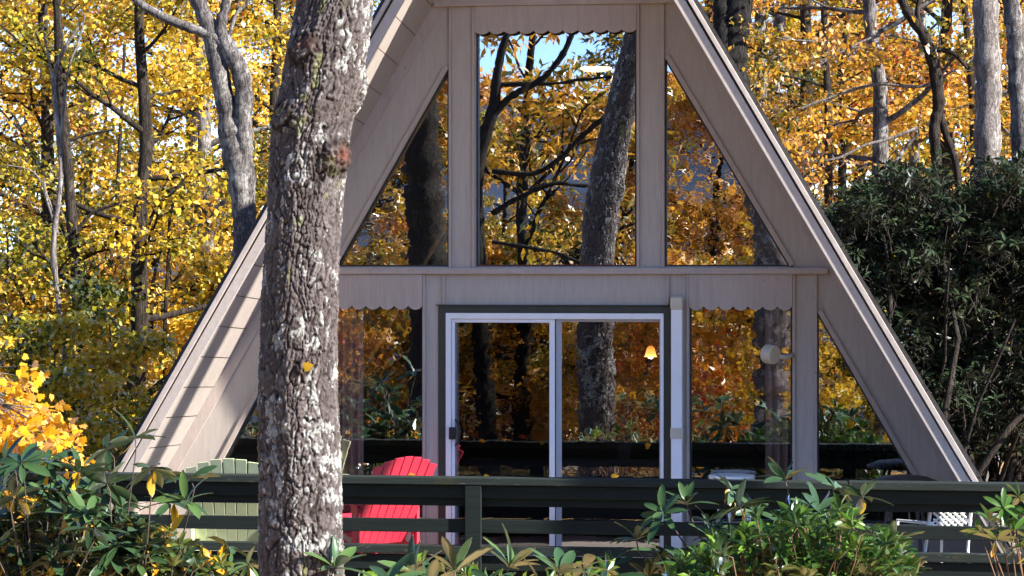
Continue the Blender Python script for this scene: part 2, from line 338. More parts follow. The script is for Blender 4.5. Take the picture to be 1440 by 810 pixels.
W.prism([(0.60, cz), (Wc(cz), cz), (Wc(4.95), 4.95), (0.60, 4.95)], T0, T1)
W.prism([(-Wc(4.95), 4.95), (Wc(4.95), 4.95), (0, ZA)], T0, T1)
W.box(-0.6, 0.6, T0, T1, cz, 4.66)
W.build('wall', M['wall'], cabin)
# roof slabs with the front edge leaning out towards the ridge
def slab(mb, s, a, b, y0, y1, z0, z1):  # a,b: horizontal insets from the outer face; y offsets from the prow line (or absolute if >=0 marked)
    def P(z, ins, y):
        x = s*max(0.0, ins(z)); yy = (-oh(z)+y[1]) if y[0] == 'f' else y[1]
        return (x, yy, z)
    p = [P(z0, a, y0), P(z0, b, y0), P(z0, b, y1), P(z0, a, y1), P(z1, a, y0), P(z1, b, y0), P(z1, b, y1), P(z1, a, y1)]
    mb.hexa(p)
inset = lambda d: (lambda z: Wo(z)-d)
for s in (-1, 1):
    r = MB(); slab(r, s, inset(-0.001), inset(0.055), ('f', 0.03), ('a', 7.5), ZB, ZR-0.09); r.build('roof_deck', M['wood_in'], cabin)
    r = MB()
    k = 34; zz = np.linspace(ZB, ZR, k+1)
    for i in range(k):
        j1 = 0.006*rng.random(); j2 = 0.012*rng.random()
        slab(r, s, inset(-0.034-j1), inset(-0.003), ('f', -0.012-j2), ('a', 7.6), zz[i]-0.02, zz[i+1])
    r.build('roof', M['shingle'], cabin)
    f = MB(); slab(f, s, inset(0.060), inset(0.150), ('f', -0.030), ('f', 0.0), ZB, ZR-0.25); f.build('fascia', M['fascia'], cabin, 0.004)
    f = MB(); slab(f, s, inset(0.0), inset(0.052), ('f', -0.048), ('f', 0.0), ZB, ZR-0.06); f.build('rake_trim', M['fascia'], cabin, 0.004)
    f = MB(); slab(f, s, inset(0.052), inset(0.060), ('f', -0.004), ('f', 0.02), ZB, ZR-0.12); f.build('drip_gap', M['black'], cabin)
    f = MB(); z = -0.5
    while z < 6.0:
        z2 = min(z+0.245, 6.0); g = 0.0035; dz = 0.055
        def Q(zf, y, o): return (s*(Wc(zf)+o), y, zf)
        f.hexa([Q(z+g, -oh(z)+0.0, 0.0), Q(z+g, -oh(z), 0.02), Q(z+g-dz, 0.0, 0.02), Q(z+g-dz, 0.0, 0.0),
                Q(z2-g, -oh(z2), 0.0), Q(z2-g, -oh(z2), 0.02), Q(z2-g-dz, 0.0, 0.02), Q(z2-g-dz, 0.0, 0.0)]); z = z2
    f.build('soffit', M['soffit'], cabin)
    t = MB()      # board along the wall corner, and the diagonal trim beside the triangular panes
    t.hexa([(s*(Wc(z)-o), y, z) for z, in ((-0.1,), ) for o, y in ((0.0, -0.018), (0.105, -0.018), (0.105, -0.0), (0.0, -0.0))] +
           [(s*(Wc(5.9)-o), y, 5.9) for o, y in ((0.0, -0.018), (0.105, -0.018), (0.105, 0.0), (0.0, 0.0))])
    t.build('corner_board', M['trim'], cabin, 0.002)
# horizontal boards
MB().box(-Wc(2.354)+0.11, Wc(2.354)-0.11, -0.052, -0.002, 2.358, 2.408).build('belt_trim', M['beam'], cabin, 0.003)
MB().box(-Wc(4.62)-0.0, Wc(4.62)-0.0, -0.050, -0.002, 4.58, 4.645).build('belt_trim', M['beam'], cabin, 0.003)
MB().box(-0.995, 0.97, -0.030, -0.002, 2.094, 2.104).build('drip_cap', M['olive'], cabin)
# battens
for x, z0, z1 in ((-0.892, 2.41, 4.578), (-0.695, 2.41, 4.578), (0.675, 2.41, 4.578), (0.880, 2.41, 4.578), (-1.112, FL, 2.356), (-0.945, 2.106, 2.356), (0.918, 2.106, 2.356), (1.083, FL, 2.356), (1.948, FL, 2.356), (2.125, FL, 2.356), (-2.14, FL, 2.356), (-1.972, FL, 2.356)):
    MB().box(x, x+0.022, -0.022, -0.0015, z0, z1).build('batten', M['trim'], cabin, 0.003)
# scalloped valances
def valance(x0, x1, ztop, zcusp, n, drop, y=-0.028):
    p = []; w_ = (x1-x0)/n
    for i in range(n):
        for k in range(9):
            u = k/8; p.append((x0+w_*(i+u), zcusp-drop*math.sin(math.pi*u)**0.75))
    p.append((x1, ztop)); p.append((x0, ztop))
    MB().prism(p, y, -0.002).build('valance', M['trim'], cabin)
valance(-0.672, 0.674, 4.578, 4.372, 11, 0.026); valance(-1.949, -1.113, 2.356, 2.094, 7, 0.034); valance(1.106, 1.946, 2.356, 2.094, 7, 0.034)
# windows: black reveal, painted trim, pane
def polyframe(mb, poly, w_, y0, y1, out=False):
    n = len(poly); c = np.array(poly, float); q = []
    for i in range(n):
        a, b_, d = c[i-1], c[i], c[(i+1) % n]
        e1 = (b_-a)/np.linalg.norm(b_-a); e2 = (d-b_)/np.linalg.norm(d-b_)
        n1 = np.array([-e1[1], e1[0]]); n2 = np.array([-e2[1], e2[0]]); bis = n1+n2; bis /= np.linalg.norm(bis)
        q.append(b_+bis*(-w_ if out else w_)/max(0.25, bis@n1))
    for i in range(n):
        j = (i+1) % n; P = [c[i], c[j], q[j], q[i]]
        mb.hexa([(p[0], y0, p[1]) for p in P]+[(p[0], y1, p[1]) for p in P])
def window(poly, glass, name='window'):
    fr = MB(); polyframe(fr, poly, 0.014, 0.012, 0.099); w_ = fr.build(name, M['black'], cabin)
    g = MB(); n = len(poly); b0 = 0; g.v = [(x, 0.062, z) for x, z in poly]; g.f = [list(range(n))]
    g.build('pane', glass, w_); return w_
window([(-0.663, 2.42), (0.672, 2.42), (0.672, 4.40), (-0.663, 4.40)], M['glass_clear'])
MB().box(-0.66, 0.67, 0.004, 0.05, 2.421, 2.436).build('sill', M['maroon'], cabin)
window([blL, (-0.892, 2.42), apL], M['glass_wavy']); window([(0.905, 2.42), blR, apR], M['glass_wavy'])
window([(-1.95, sz), (-1.11, sz), (-1.11, 2.09), (-1.95, 2.09)], M['glass_low']); window([(1.109, sz), (1.946, sz), (1.946, 2.09), (1.109, 2.09)], M['glass_low'])
window([(dL, sz), (-2.14, sz), tL], M['glass_low']); window([(2.148, sz), (dR, sz), tR], M['glass_low'])
window([(-0.6, 4.66), (0.6, 4.66), (0.6, 4.95), (-0.6, 4.95)], M['glass_wavy'])
def strip(p, q, w_, side):
    p = np.array(p); q = np.array(q); d = (q-p)/np.linalg.norm(q-p); nn = np.array([-d[1], d[0]])*w_*side
    P = [p, q, q+nn, p+nn]; t = MB(); t.hexa([(a[0], -0.02, a[1]) for a in P]+[(a[0], -0.001, a[1]) for a in P])
    t.build('diagonal_trim', M['trim'], cabin, 0.003)
strip(blL, apL, 0.04, 1); strip(blR, apR, 0.04, -1); strip((dL, sz), tL, 0.04, 1); strip((dR, sz), tR, 0.04, -1)
# sliding door
door = MB()
for a, b_, c, d in ((-0.98, -0.916, FL, 2.094), (0.897, 0.957, FL, 2.094), (-0.916, 0.897, 2.034, 2.094)): door.box(a, b_, -0.014, 0.098, c, d)
door = door.build('sliding_door', M['olive'], cabin, 0.003)
f = MB()
for a, b_, c, d in ((-0.916, -0.872, FL, 2.034), (0.870, 0.897, FL, 2.034), (-0.872, 0.870, 1.985, 2.034), (-0.872, 0.870, FL, FL+0.05)): f.box(a, b_, -0.022, 0.095, c, d)
f.build('door_frame', M['white'], door, 0.003)
f = MB()
for a, b_, c, d in ((-0.870, -0.842, FL+0.05, 1.983), (-0.050, -0.005, FL+0.05, 1.983), (-0.842, -0.050, 1.955, 1.983), (-0.842, -0.050, FL+0.05, FL+0.12)): f.box(a, b_, -0.004, 0.028, c, d)
f.build('sliding_panel', M['white'], door, 0.003)
f = MB()
for a, b_, c, d in ((-0.842, -0.815, FL+0.12, 1.955), (0.000, 0.048, FL+0.05, 1.983), (0.858, 0.869, FL+0.05, 1.983), (0.048, 0.858, 1.962, 1.983)): f.box(a, b_, 0.035, 0.06, c, d)
f.build('fixed_panel', M['white2'], door, 0.002)
g = MB(); g.v = [(-0.83, 0.015, FL+0.1), (-0.04, 0.015, FL+0.1), (-0.04, 0.015, 1.96), (-0.83, 0.015, 1.96)]; g.f = [[0, 1, 2, 3]]; g.build('pane', M['glass_screen'], door)
g = MB(); g.v = [(0.04, 0.045, FL+0.06), (0.865, 0.045, FL+0.06), (0.865, 0.045, 1.97), (0.04, 0.045, 1.97)]; g.f = [[0, 1, 2, 3]]; g.build('pane', M['glass_door'], door)
h = MB().box(-0.885, -0.832, -0.045, -0.005, 0.985, 1.085)
h.tube([(-0.835, -0.03, 0.93), (-0.80, -0.04, 0.98), (-0.79, -0.045, 1.04), (-0.80, -0.04, 1.10), (-0.835, -0.03, 1.15)], 0.008, 8)
h.build('handle', M['black'], door, 0.004)
# drain pipe beside the door
pipe = MB().box(0.963, 1.056, -0.11, -0.024, FL+0.01, 2.08).build('line_cover', M['white'], cabin, 0.012)
MB().box(0.958, 1.061, -0.117, -0.0225, 2.062, 2.172).build('end_cap', M['cream'], pipe, 0.016)
MB().box(0.957, 1.062, -0.118, -0.0225, 1.012, 1.10).build('bracket', M['cream'], pipe, 0.005)
# inside
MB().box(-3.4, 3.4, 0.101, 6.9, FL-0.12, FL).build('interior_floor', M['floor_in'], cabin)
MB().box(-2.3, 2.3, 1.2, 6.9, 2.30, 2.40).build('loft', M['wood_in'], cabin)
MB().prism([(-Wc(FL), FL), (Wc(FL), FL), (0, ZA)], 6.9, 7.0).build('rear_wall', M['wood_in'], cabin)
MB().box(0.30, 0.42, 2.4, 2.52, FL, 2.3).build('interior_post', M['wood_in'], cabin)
# outdoor round light on an arm
lt = at(1088, 498, 22.15)
ol = empty('outdoor_light', (1.93, -0.03, 1.69), 'round cream drum-shaped light on a short arm in front of the right-hand pane', 'outdoor light')
MB().tube([(1.95, -0.02, 1.70), (1.90, -0.08, 1.68), (1.83, -0.13, 1.69)], 0.022, 12).build('arm', M['cream'], ol, smooth=True)
MB().lathe((lt[0]-0.06, -0.13, lt[2]+0.01), [(0.0, 0), (0.070, 0), (0.078, 0.012), (0.078, 0.088), (0.070, 0.1), (0.012, 0.101), (0.008, 0.098)], 32, (0.80, -0.60, -0.08)).build('drum', M['cream'], ol, 0.0)

# inside things
lp = at(915, 494, 24.2)
lamp = empty('pendant_lamp', (lp[0], lp[1], 2.3), 'lit amber glass bell lamp seen through the right door pane', 'lamp')
MB().lathe((lp[0], lp[1], lp[2]-0.05), [(0.060, 0), (0.050, 0.015), (0.043, 0.045), (0.036, 0.075), (0.022, 0.095), (0.010, 0.10)], 24).build('lamp_shade', M['lamp'], lamp, smooth=True)
MB().lathe((lp[0], lp[1], lp[2]-0.068), [(0.005, 0), (0.022, 0.008), (0.022, 0.017)], 16).build('bulb', M['bulb'], lamp, smooth=True)
MB().tube([(lp[0], lp[1], lp[2]+0.05), (lp[0], lp[1], 2.3)], 0.006, 6).build('cord', M['black'], lamp)
lp = at(838, 97, 26.0)
lamp = empty('ceiling_lamp', (lp[0], lp[1], lp[2]), 'lit flat oval ceiling lamp seen through the big upper window', 'lamp')
MB().lathe((lp[0], lp[1], lp[2]), [(0.02, -0.03), (0.11, -0.02), (0.15, 0.0), (0.15, 0.015)], 28).build('diffuser', M['lamp2'], lamp, smooth=True)
MB().tube([(lp[0], lp[1], lp[2]+0.015), (lp[0], lp[1], min(lp[2]+0.5, ZA-abs(lp[0])/0.6))], 0.01, 6).build('rod', M['black'], lamp)
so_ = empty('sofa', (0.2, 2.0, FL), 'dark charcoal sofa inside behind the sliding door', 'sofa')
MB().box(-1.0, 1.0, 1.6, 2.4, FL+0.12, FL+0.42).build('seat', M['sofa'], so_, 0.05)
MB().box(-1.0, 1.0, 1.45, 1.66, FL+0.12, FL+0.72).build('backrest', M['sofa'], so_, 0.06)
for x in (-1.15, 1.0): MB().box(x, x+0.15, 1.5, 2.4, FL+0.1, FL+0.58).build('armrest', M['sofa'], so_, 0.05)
def curtain(x0, x1, label, z0=0.35, z1=2.09):
    nx = 60; xs = np.linspace(x0, x1, nx); ys = 0.19+0.028*np.sin(np.linspace(0, (x1-x0)*95, nx))
    V = []; F = []
    for i in range(nx):
        for z in (z0, (z0+z1)/2, z1): V.append((xs[i], ys[i]*(1.0 if z > z0 else 1.03), z))
    for i in range(nx-1):
        for k in range(2): a = i*3+k; F.append((a, a+3, a+4, a+1))
    o = mesh_np('curtain', np.array(V), np.array(F), M['curtain'], smooth=True, origin=(x0, 0.19, z0)); tag(o, label, 'curtain', 'curtains hanging inside the lower windows')
curtain(-1.94, -1.66, 'rose-brown curtain hanging inside the lower window left of the door')
curtain(1.72, 1.93, 'dark rose curtain hanging inside the lower window right of the door')

# ------------------------------------------------------------------ deck
dk = empty('wooden_deck', (0, -0.95, FL), 'weathered wooden deck in front of the cabin behind the dark green railing', 'deck')
b = MB(); y = -1.84; 
while y < -0.03:
    b.box(-5.3, 6.2, y, y+0.128, FL-0.035, FL-0.002); y += 0.134
b.build('floor_boards', M['deck'], dk, 0.003)
b = MB()
for x in np.arange(-5.2, 6.2, 0.6): b.box(x, x+0.045, -1.84, -0.04, FL-0.24, FL-0.036)
b.build('joists', M['rail'], dk)
for x in (-5.0, -2.5, 0.5, 3.3, 6.0): MB().box(x, x+0.12, -1.8, -1.68, GZ-0.2, FL-0.241).build('support_post', M['rail'], dk)
RY = -1.86
rl = empty('deck_railing', (0.5, RY, FL), 'dark green weathered board railing along the front of the deck', 'railing')
def zz_(py, y=RY-0.05): d = DW+y*math.cos(YAW); return CAM[2]-(py-HY)*(d-0.0)/FPX
def cap(x0, x1, z0, z1, name):
    MB().box(x0, x1, RY-0.075, RY+0.075, z0, z1).build(name, M['cap'], rl, 0.006)
jx = at(1192, 680, 20.3)[0]; px_ = at(671, 700, 20.45)[0]
Z = {k: zz_(k) for k in (672.5, 683, 684, 702, 714, 732, 751, 769, 781, 783, 804)}
cap(-5.3, jx-0.003, Z[683], Z[672.5], 'top_cap'); cap(jx+0.003, 6.2, Z[683], Z[672.5]+0.004, 'top_cap')
for a, b_ in ((684, 702), (732, 751), (783, 804)):
    MB().box(-5.3, 6.2, RY-0.03, RY+0.012, Z[b_], Z[a]).build('rail_board', M['rail'], rl, 0.004)
MB().box(-5.3, 6.2, RY+0.014, RY+0.05, Z[714], Z[702]+0.02).build('rail_board', M['rail'], rl, 0.004)
MB().box(-5.3, 6.2, RY+0.02, RY+0.055, -0.42, Z[804]-0.004).build('skirt_board', M['rail'], rl, 0.004)
for a, b_ in ((-5.3, px_-0.065), (px_+0.067, jx-0.02), (jx+0.1, 6.2)):
    MB().box(a, b_, RY-0.062, RY+0.03, Z[781], Z[769]).build('lower_cap', M['cap'], rl, 0.005)
for x in (px_-2.95, px_, jx+0.04, jx+2.9):
    MB().box(x-0.062, x+0.062, RY-0.072, RY-0.032, GZ+0.4, Z[684]).build('post', M['rail'], rl, 0.006)

# ------------------------------------------------------------------ deck furniture
def xf(mb, loc, rz):
    c, s = math.cos(rz), math.sin(rz)
    mb.v = [(loc[0]+c*x-s*y, loc[1]+s*x+c*y, loc[2]+z) for x, y, z in mb.v]; return mb
def adirondack(loc, rz, m, label, sc_=1.0, wd=0.50):
    root = empty('adirondack_chair', loc, label, 'chair', 'slatted garden chairs on the deck')
    def put(mb, name): mb.v = [(x*sc_, y*sc_, z*sc_) for x, y, z in mb.v]; return xf(mb, loc, rz).build(name, m, root, 0.004)
    # local: faces +y, back leans to -y
    th = R_(29); n = 7
    for i in range(n):
        u = (i-(n-1)/2)/((n-1)/2); xb = u*wd*0.37; xt = u*wd*0.46; ww = wd*0.46/(n-1)*0.90; top = 0.93-0.07*u*u; zb = 0.20
        def pt(x, h, off): return (x, -0.06-(h-zb)*math.tan(th)+off, h)
        s_ = MB()
        s_.hexa([pt(xb-ww*0.88, zb, -0.01), pt(xb+ww*0.88, zb, -0.01), pt(xb+ww*0.88, zb, 0.01), pt(xb-ww*0.88, zb, 0.01),
                 pt(xt-ww, top+0.006*u, -0.01), pt(xt+ww, top-0.012*u, -0.01), pt(xt+ww, top-0.012*u, 0.01), pt(xt-ww, top+0.006*u, 0.01)])
        put(s_, 'back_slat')
    for h in (0.36, 0.70):
        yb = -0.06-(h-0.2)*math.tan(th)
        put(MB().box(-wd*0.46, wd*0.46, yb+0.012, yb+0.038, h, h+0.06), 'back_brace')
    for k in range(5):
        y0 = -0.04+k*0.098; z0 = 0.26+k*0.026
        put(MB().hexa([(-0.25, y0, z0), (0.25, y0, z0), (0.25, y0+0.088, z0+0.022), (-0.25, y0+0.088, z0+0.022), (-0.25, y0, z0+0.02), (0.25, y0, z0+0.02), (0.25, y0+0.088, z0+0.042), (-0.25, y0+0.088, z0+0.042)]), 'seat_slat')
    for s in (-1, 1):
        put(MB().hexa([(s*0.27-0.012, -0.38, 0.0), (s*0.27+0.012, -0.38, 0.0), (s*0.27+0.012, 0.46, 0.28), (s*0.27-0.012, 0.46, 0.28), (s*0.27-0.012, -0.38, 0.09), (s*0.27+0.012, -0.38, 0.09), (s*0.27+0.012, 0.46, 0.40), (s*0.27-0.012, 0.46, 0.40)]), 'side_rail')
        put(MB().box(s*0.30-0.014, s*0.30+0.014, 0.36, 0.46, 0.0, 0.545), 'leg')
        put(MB().box(s*0.30-0.014, s*0.30+0.014, -0.20, -0.12, 0.12, 0.545), 'leg')
        put(MB().prism([(0, 0)]*0 or [(s*0.32-0.065, 0.547), (s*0.32+0.065, 0.547), (s*0.32+0.06, 0.569), (s*0.32-0.06, 0.569)], -0.26, 0.52), 'armrest')
    return root
c1 = at(556, 700, 21.5); adirondack((c1[0]-0.23, c1[1]+0.28, FL), R_(48), M['red'], 'bright red slatted adirondack chair behind the railing left of the sliding door', 1.0, 0.60)
c2 = at(318, 700, 21.15); adirondack((c2[0]-0.02, c2[1]+0.30, FL), R_(10), M['green_ch'], 'pale green slatted adirondack chair behind the railing, partly hidden by the big trunk', 1.02, 0.62)
tp = at(1029, 668, 22.0); tz = tp[2]-0.835
tb = empty('side_table', (tp[0], tp[1], FL), 'small round white table whose top shows just above the railing', 'table')
MB().lathe((tp[0], tp[1], tz), [(0.14, 0.795), (0.185, 0.80), (0.19, 0.82), (0.185, 0.835), (0.17, 0.838)], 40).build('tabletop', M['white_ch'], tb, smooth=False)
for k in range(3):
    a = k*2.1+0.4; MB().tube([(tp[0]+0.1*math.cos(a), tp[1]+0.1*math.sin(a), tz+0.795), (tp[0]+0.19*math.cos(a), tp[1]+0.19*math.sin(a), FL)], 0.016, 8).build('leg', M['white_ch'], tb)
tp = at(1272, 672, 21.1)
tb = empty('patio_table', (tp[0], tp[1], FL), 'dark round patio table with a low domed cover at the right end of the deck', 'table')
MB().lathe((tp[0], tp[1], 0.0), [(0.24, 0.715), (0.27, 0.72), (0.27, 0.74), (0.18, 0.775), (0.06, 0.79)], 40).build('tabletop', M['darktab'], tb, smooth=True)
for k in range(4):
    a = k*math.pi/2+0.6; MB().tube([(tp[0]+0.14*math.cos(a), tp[1]+0.14*math.sin(a), 0.72), (tp[0]+0.24*math.cos(a), tp[1]+0.24*math.sin(a), FL)], 0.014, 8).build('leg', M['darktab'], tb)
# white lattice-back patio chair
pc = at(1308, 730, 20.35); loc = (pc[0]+0.02, -1.42, FL); rz = R_(28)
ch = empty('patio_chair', loc, 'white patio chair with a criss-cross lattice back at the right end of the deck', 'chair')
def put(mb, name): return xf(mb, loc, rz).build(name, M['white_ch'], ch, 0.003)
l = MB()
for k in range(-4, 6):
    for s in (-1, 1):
        pts = []
        x0 = k*0.055*1.0; 
        for u in np.linspace(0, 1, 12):
            x = x0+s*u*0.36; z = 0.47+u*0.27
            if -0.16 <= x <= 0.16: pts.append((x, -0.2-u*0.07+0.004*s, z))
        if len(pts) > 1: l.tube(pts, 0.0085, 6)
put(l, 'lattice')
for s in (-1, 1):
    put(MB().tube([(s*0.19, -0.24, 0), (s*0.18, -0.19, 0.33), (s*0.17, -0.28, 0.76)], 0.013, 8), 'leg')
    put(MB().tube([(s*0.20, 0.22, 0), (s*0.19, 0.20, 0.52), (s*0.19, -0.22, 0.54)], 0.013, 8), 'leg')
put(MB().box(-0.19, 0.19, -0.2, 0.2, 0.43, 0.45), 'seat')
put(MB().tube([(-0.17, -0.28, 0.76), (0, -0.285, 0.775), (0.17, -0.28, 0.76)], 0.013, 8), 'top_rail')

# ------------------------------------------------------------------ foliage engine
def unit(a): return a/(np.linalg.norm(a, axis=-1, keepdims=True)+1e-9)
DIA = (np.array([[0, 0, 0], [0.45, 0.5, 0.05], [1, 0, -0.14], [0.45, -0.5, 0.05]]), np.array([[0, 1, 2, 3]]))
OVL = (np.array([[0, 0, 0], [0.35, 0.5, 0.06], [0.35, 0, 0], [0.35, -0.5, 0.06], [0.75, 0.38, 0.0], [0.75, 0, -0.06], [0.75, -0.38, 0.0], [1, 0, -0.2]]),
       np.array([[0, 2, 1, 1], [0, 3, 2, 2], [1, 2, 5, 4], [2, 3, 6, 5], [4, 5, 7, 7], [5, 6, 7, 7]]))
def longleaf():
    v = []; f = []; st = [(0, 0.06), (0.15, 0.30), (0.38, 0.47), (0.62, 0.5), (0.85, 0.33), (1.0, 0.03)]
    for u, w_ in st:
        d = -0.30*u**2.0
        v += [(u, w_, d+0.035), (u, 0, d), (u, -w_, d+0.035)]
    for i in range(len(st)-1):
        a = i*3; f += [[a, a+1, a+4, a+3], [a+1, a+2, a+5, a+4]]
    return np.array(v), np.array(f)
LNG = longleaf()
def mapleleaf():
    pts = [(0, 0.0), (0.06, 0.17), (-0.02, 0.42), (0.18, 0.40), (0.30, 0.52), (0.42, 0.40), (0.62, 0.50), (0.60, 0.22), (0.78, 0.20), (1.0, 0.0)]
    v = [(0.35, 0, 0.03)]+[(a, b, 0.0-0.1*b*b) for a, b in pts]+[(a, -b, 0.0-0.1*b*b) for a, b in pts[-2:0:-1]]
    n = len(v)-1; f = []
    for i in range(0, n, 2): f.append([0, 1+i, 1+(i+1) % n, 1+(i+2) % n])
    return np.array(v), np.array(f)
MPL = mapleleaf()
def leaves(P, A, Nn, Ls, Ws, T, tint):
    tv, tf = T; A = unit(A); S = unit(np.cross(Nn, A)); Nn = np.cross(A, S); k = len(tv); n = len(P)
    Ls = np.broadcast_to(Ls, (n,))[:, None, None]; Ws = np.broadcast_to(Ws, (n,))[:, None, None]
    V = P[:, None]+Ls*tv[None, :, 0, None]*A[:, None]+Ws*tv[None, :, 1, None]*S[:, None]+Ls*tv[None, :, 2, None]*Nn[:, None]
    F = tf[None]+(np.arange(n)*k)[:, None, None]
    return V.reshape(-1, 3), F.reshape(-1, tf.shape[1]), np.repeat(tint, k)
def fixquads(name, V, F, m, parent, tint):
    if (F[:, 2] == F[:, 3]).any():      # split into triangles
        q = F[F[:, 2] != F[:, 3]]; t_ = F[F[:, 2] == F[:, 3]][:, :3]
        F = np.concatenate([q[:, [0, 1, 2]], q[:, [0, 2, 3]], t_])
    return mesh_np(name, V, F, m, parent, True, tint)
class Tubes:
    def __init__(s): s.V = []; s.F = []; s.b = 0
    def add(s, pts, rad, n):
        pts = np.asarray(pts); k = len(pts); t_ = unit(np.gradient(pts, axis=0))
        ref = np.where(np.abs(t_[:, 2:3]) < 0.8, np.array([[0, 0, 1.]]), np.array([[1., 0, 0]]))
        ref = ref[:1].repeat(k, 0)
        u = unit(np.cross(t_, ref)); w_ = np.cross(t_, u); a = np.arange(n)*2*np.pi/n
        r = np.asarray(rad)[:, None, None]
        V = pts[:, None]+r*(np.cos(a)[None, :, None]*u[:, None]+np.sin(a)[None, :, None]*w_[:, None])
        i = np.arange(k-1)[:, None]*n; j = np.arange(n)[None]; j2 = (j+1) % n
        F = np.stack([i+j, i+j2, i+n+j2, i+n+j], -1).reshape(-1, 4)+s.b
        s.V.append(V.reshape(-1, 3)); s.F.append(F); s.b += k*n
    def get(s): return np.concatenate(s.V), np.concatenate(s.F)
def wander(p0, d, L, k, up=0.0, wob=0.15, r=None):
    r = r or rng; pts = [np.array(p0, float)]; d = unit(np.array(d, float))
    for i in range(k):
        d = unit(d+np.array([0, 0, up/k])+r.normal(0, wob, 3)); pts.append(pts[-1]+d*L/k)
    return np.array(pts)
def tree_geo(seed, H=11, r0=0.16, rad=3.2, t0=0.12, nprim=24, nsec=7, nter=5, nleaf=20, ll=0.115, lw=0.085, lean=(0, 0), flat=0.06, up=0.35, path=None, T=DIA, spread=0.16, angle=(0.05, 0.6)):
    r = np.random.default_rng(seed); tr = Tubes(); 
    k = 14
    if path is None:
        tp = np.zeros((k+1, 3)); tp[:, 2] = np.linspace(0, H, k+1); tp[:, :2] = np.cumsum(r.normal(0, 0.07, (k+1, 2)), 0)+np.outer(np.linspace(0, 1, k+1), lean); tp[0, :2] = 0
        rr = r0*(1-0.85*np.linspace(0, 1, k+1)**1.1); rr[0] *= 1.35
    else: tp, rr = path; k = len(tp)-1; H = tp[-1, 2]-tp[0, 2]
    tr.add(tp, rr, 12); br = Tubes(); P = []; A = []; TI = []
    for i in range(nprim):
        t = t0+(0.97-t0)*(i+r.random())/nprim; f = t*k; j = min(int(f), k-1); p = tp[j]+(tp[j+1]-tp[j])*(f-j)
        az = i*2.4+r.normal(0, 0.3); el = r.uniform(*angle)
        L_ = rad*(1.0-0.72*max(0, t-0.25)/0.75)*r.uniform(0.65, 1.1); rb = min(rr[j]*0.5, 0.05)*(L_/rad+0.2)
        q = wander(p, (math.cos(az)*math.cos(el), math.sin(az)*math.cos(el), math.sin(el)), L_, 7, up, 0.12, r)
        br.add(q, rb*np.linspace(1, 0.25, 8), 6); cl = r.normal(0, 0.13)
        for s in range(nsec):
            u = 0.25+0.75*(s+r.random())/nsec; f2 = u*7; j2 = min(int(f2), 6); p2 = q[j2]+(q[j2+1]-q[j2])*(f2-j2)
            d0 = unit(q[j2+1]-q[j2]); sd_ = unit(np.cross(d0, [0, 0, 1]))*(1 if s % 2 else -1)
            d2 = d0*r.uniform(0.4, 0.9)+sd_*r.uniform(0.5, 1)+np.array([0, 0, r.normal(0.08, 0.18)])
            L2 = L_*r.uniform(0.22, 0.42)*(1.25-u*0.5); q2 = wander(p2, d2, L2, 4, 0.1, 0.14, r)
            br.add(q2, rb*0.42*np.linspace(1, 0.35, 5), 4)
            for w_ in range(nter):
                u3 = 0.2+0.8*(w_+r.random())/nter; f3 = u3*4; j3 = min(int(f3), 3); p3 = q2[j3]+(q2[j3+1]-q2[j3])*(f3-j3)
                d3 = unit(q2[j3+1]-q2[j3])*0.7+r.normal(0, 0.55, 3)*np.array([1, 1, 0.45]); L3 = L2*r.uniform(0.35, 0.6)
                q3 = wander(p3, d3, L3, 3, 0.0, 0.15, r); br.add(q3, np.array([0.006, 0.005, 0.004, 0.003]), 3)
                nl = r.poisson(nleaf)
                if nl:
                    uu = r.random(nl)*3; jj = np.minimum(uu.astype(int), 2); pp = q3[jj]+(q3[jj+1]-q3[jj])*(uu-jj)[:, None]
                    P.append(pp+r.normal(0, 1, (nl, 3))*np.array([spread, spread, flat])); A.append(unit(q3[-1]-q3[0])[None]*0.6+r.normal(0, 0.7, (nl, 3))+np.array([0, 0, -0.35]))
                    TI.append(np.clip(0.5+cl+r.normal(0, 0.06)+r.normal(0, 0.17, nl), 0, 1))
    P = np.concatenate(P); A = np.concatenate(A); TI = np.concatenate(TI); n = len(P)
    Nn = unit(r.normal(0, 0.55, (n, 3))+np.array([0, 0, 1.0]))
    lv = leaves(P, A, Nn, ll*r.uniform(0.6, 1.25, n), lw*r.uniform(0.7, 1.2, n), T, TI)
    return tr.get(), br.get(), lv
PROTO = {}
def proto(key, bark, leaf, **kw):
    PROTO[key] = (tree_geo(**kw), bark, leaf, {})
def plant_tree(key, loc, rz, s, label, name='autumn_tree', group=None, cat='tree'):
    (tr, br, lv), bark, leaf, cache = PROTO[key]
    root = empty(name, loc, label, cat, group)
    if not cache:
        ORG[root.name] = np.zeros(3)
        a = mesh_np('trunk', tr[0], tr[1], M[bark], root, True)
        b_ = mesh_np('branches', br[0], br[1], M[bark], root, True)
        c = mesh_np('crown', lv[0], lv[1], M[leaf], root, False, lv[2])
        cache['p'] = (a, b_, c)
    else:
        for o in cache['p']:
            c = o.copy(); COL.objects.link(c); c.parent = root
    root.rotation_euler = (0, 0, rz); root.scale = (s, s, s); return root

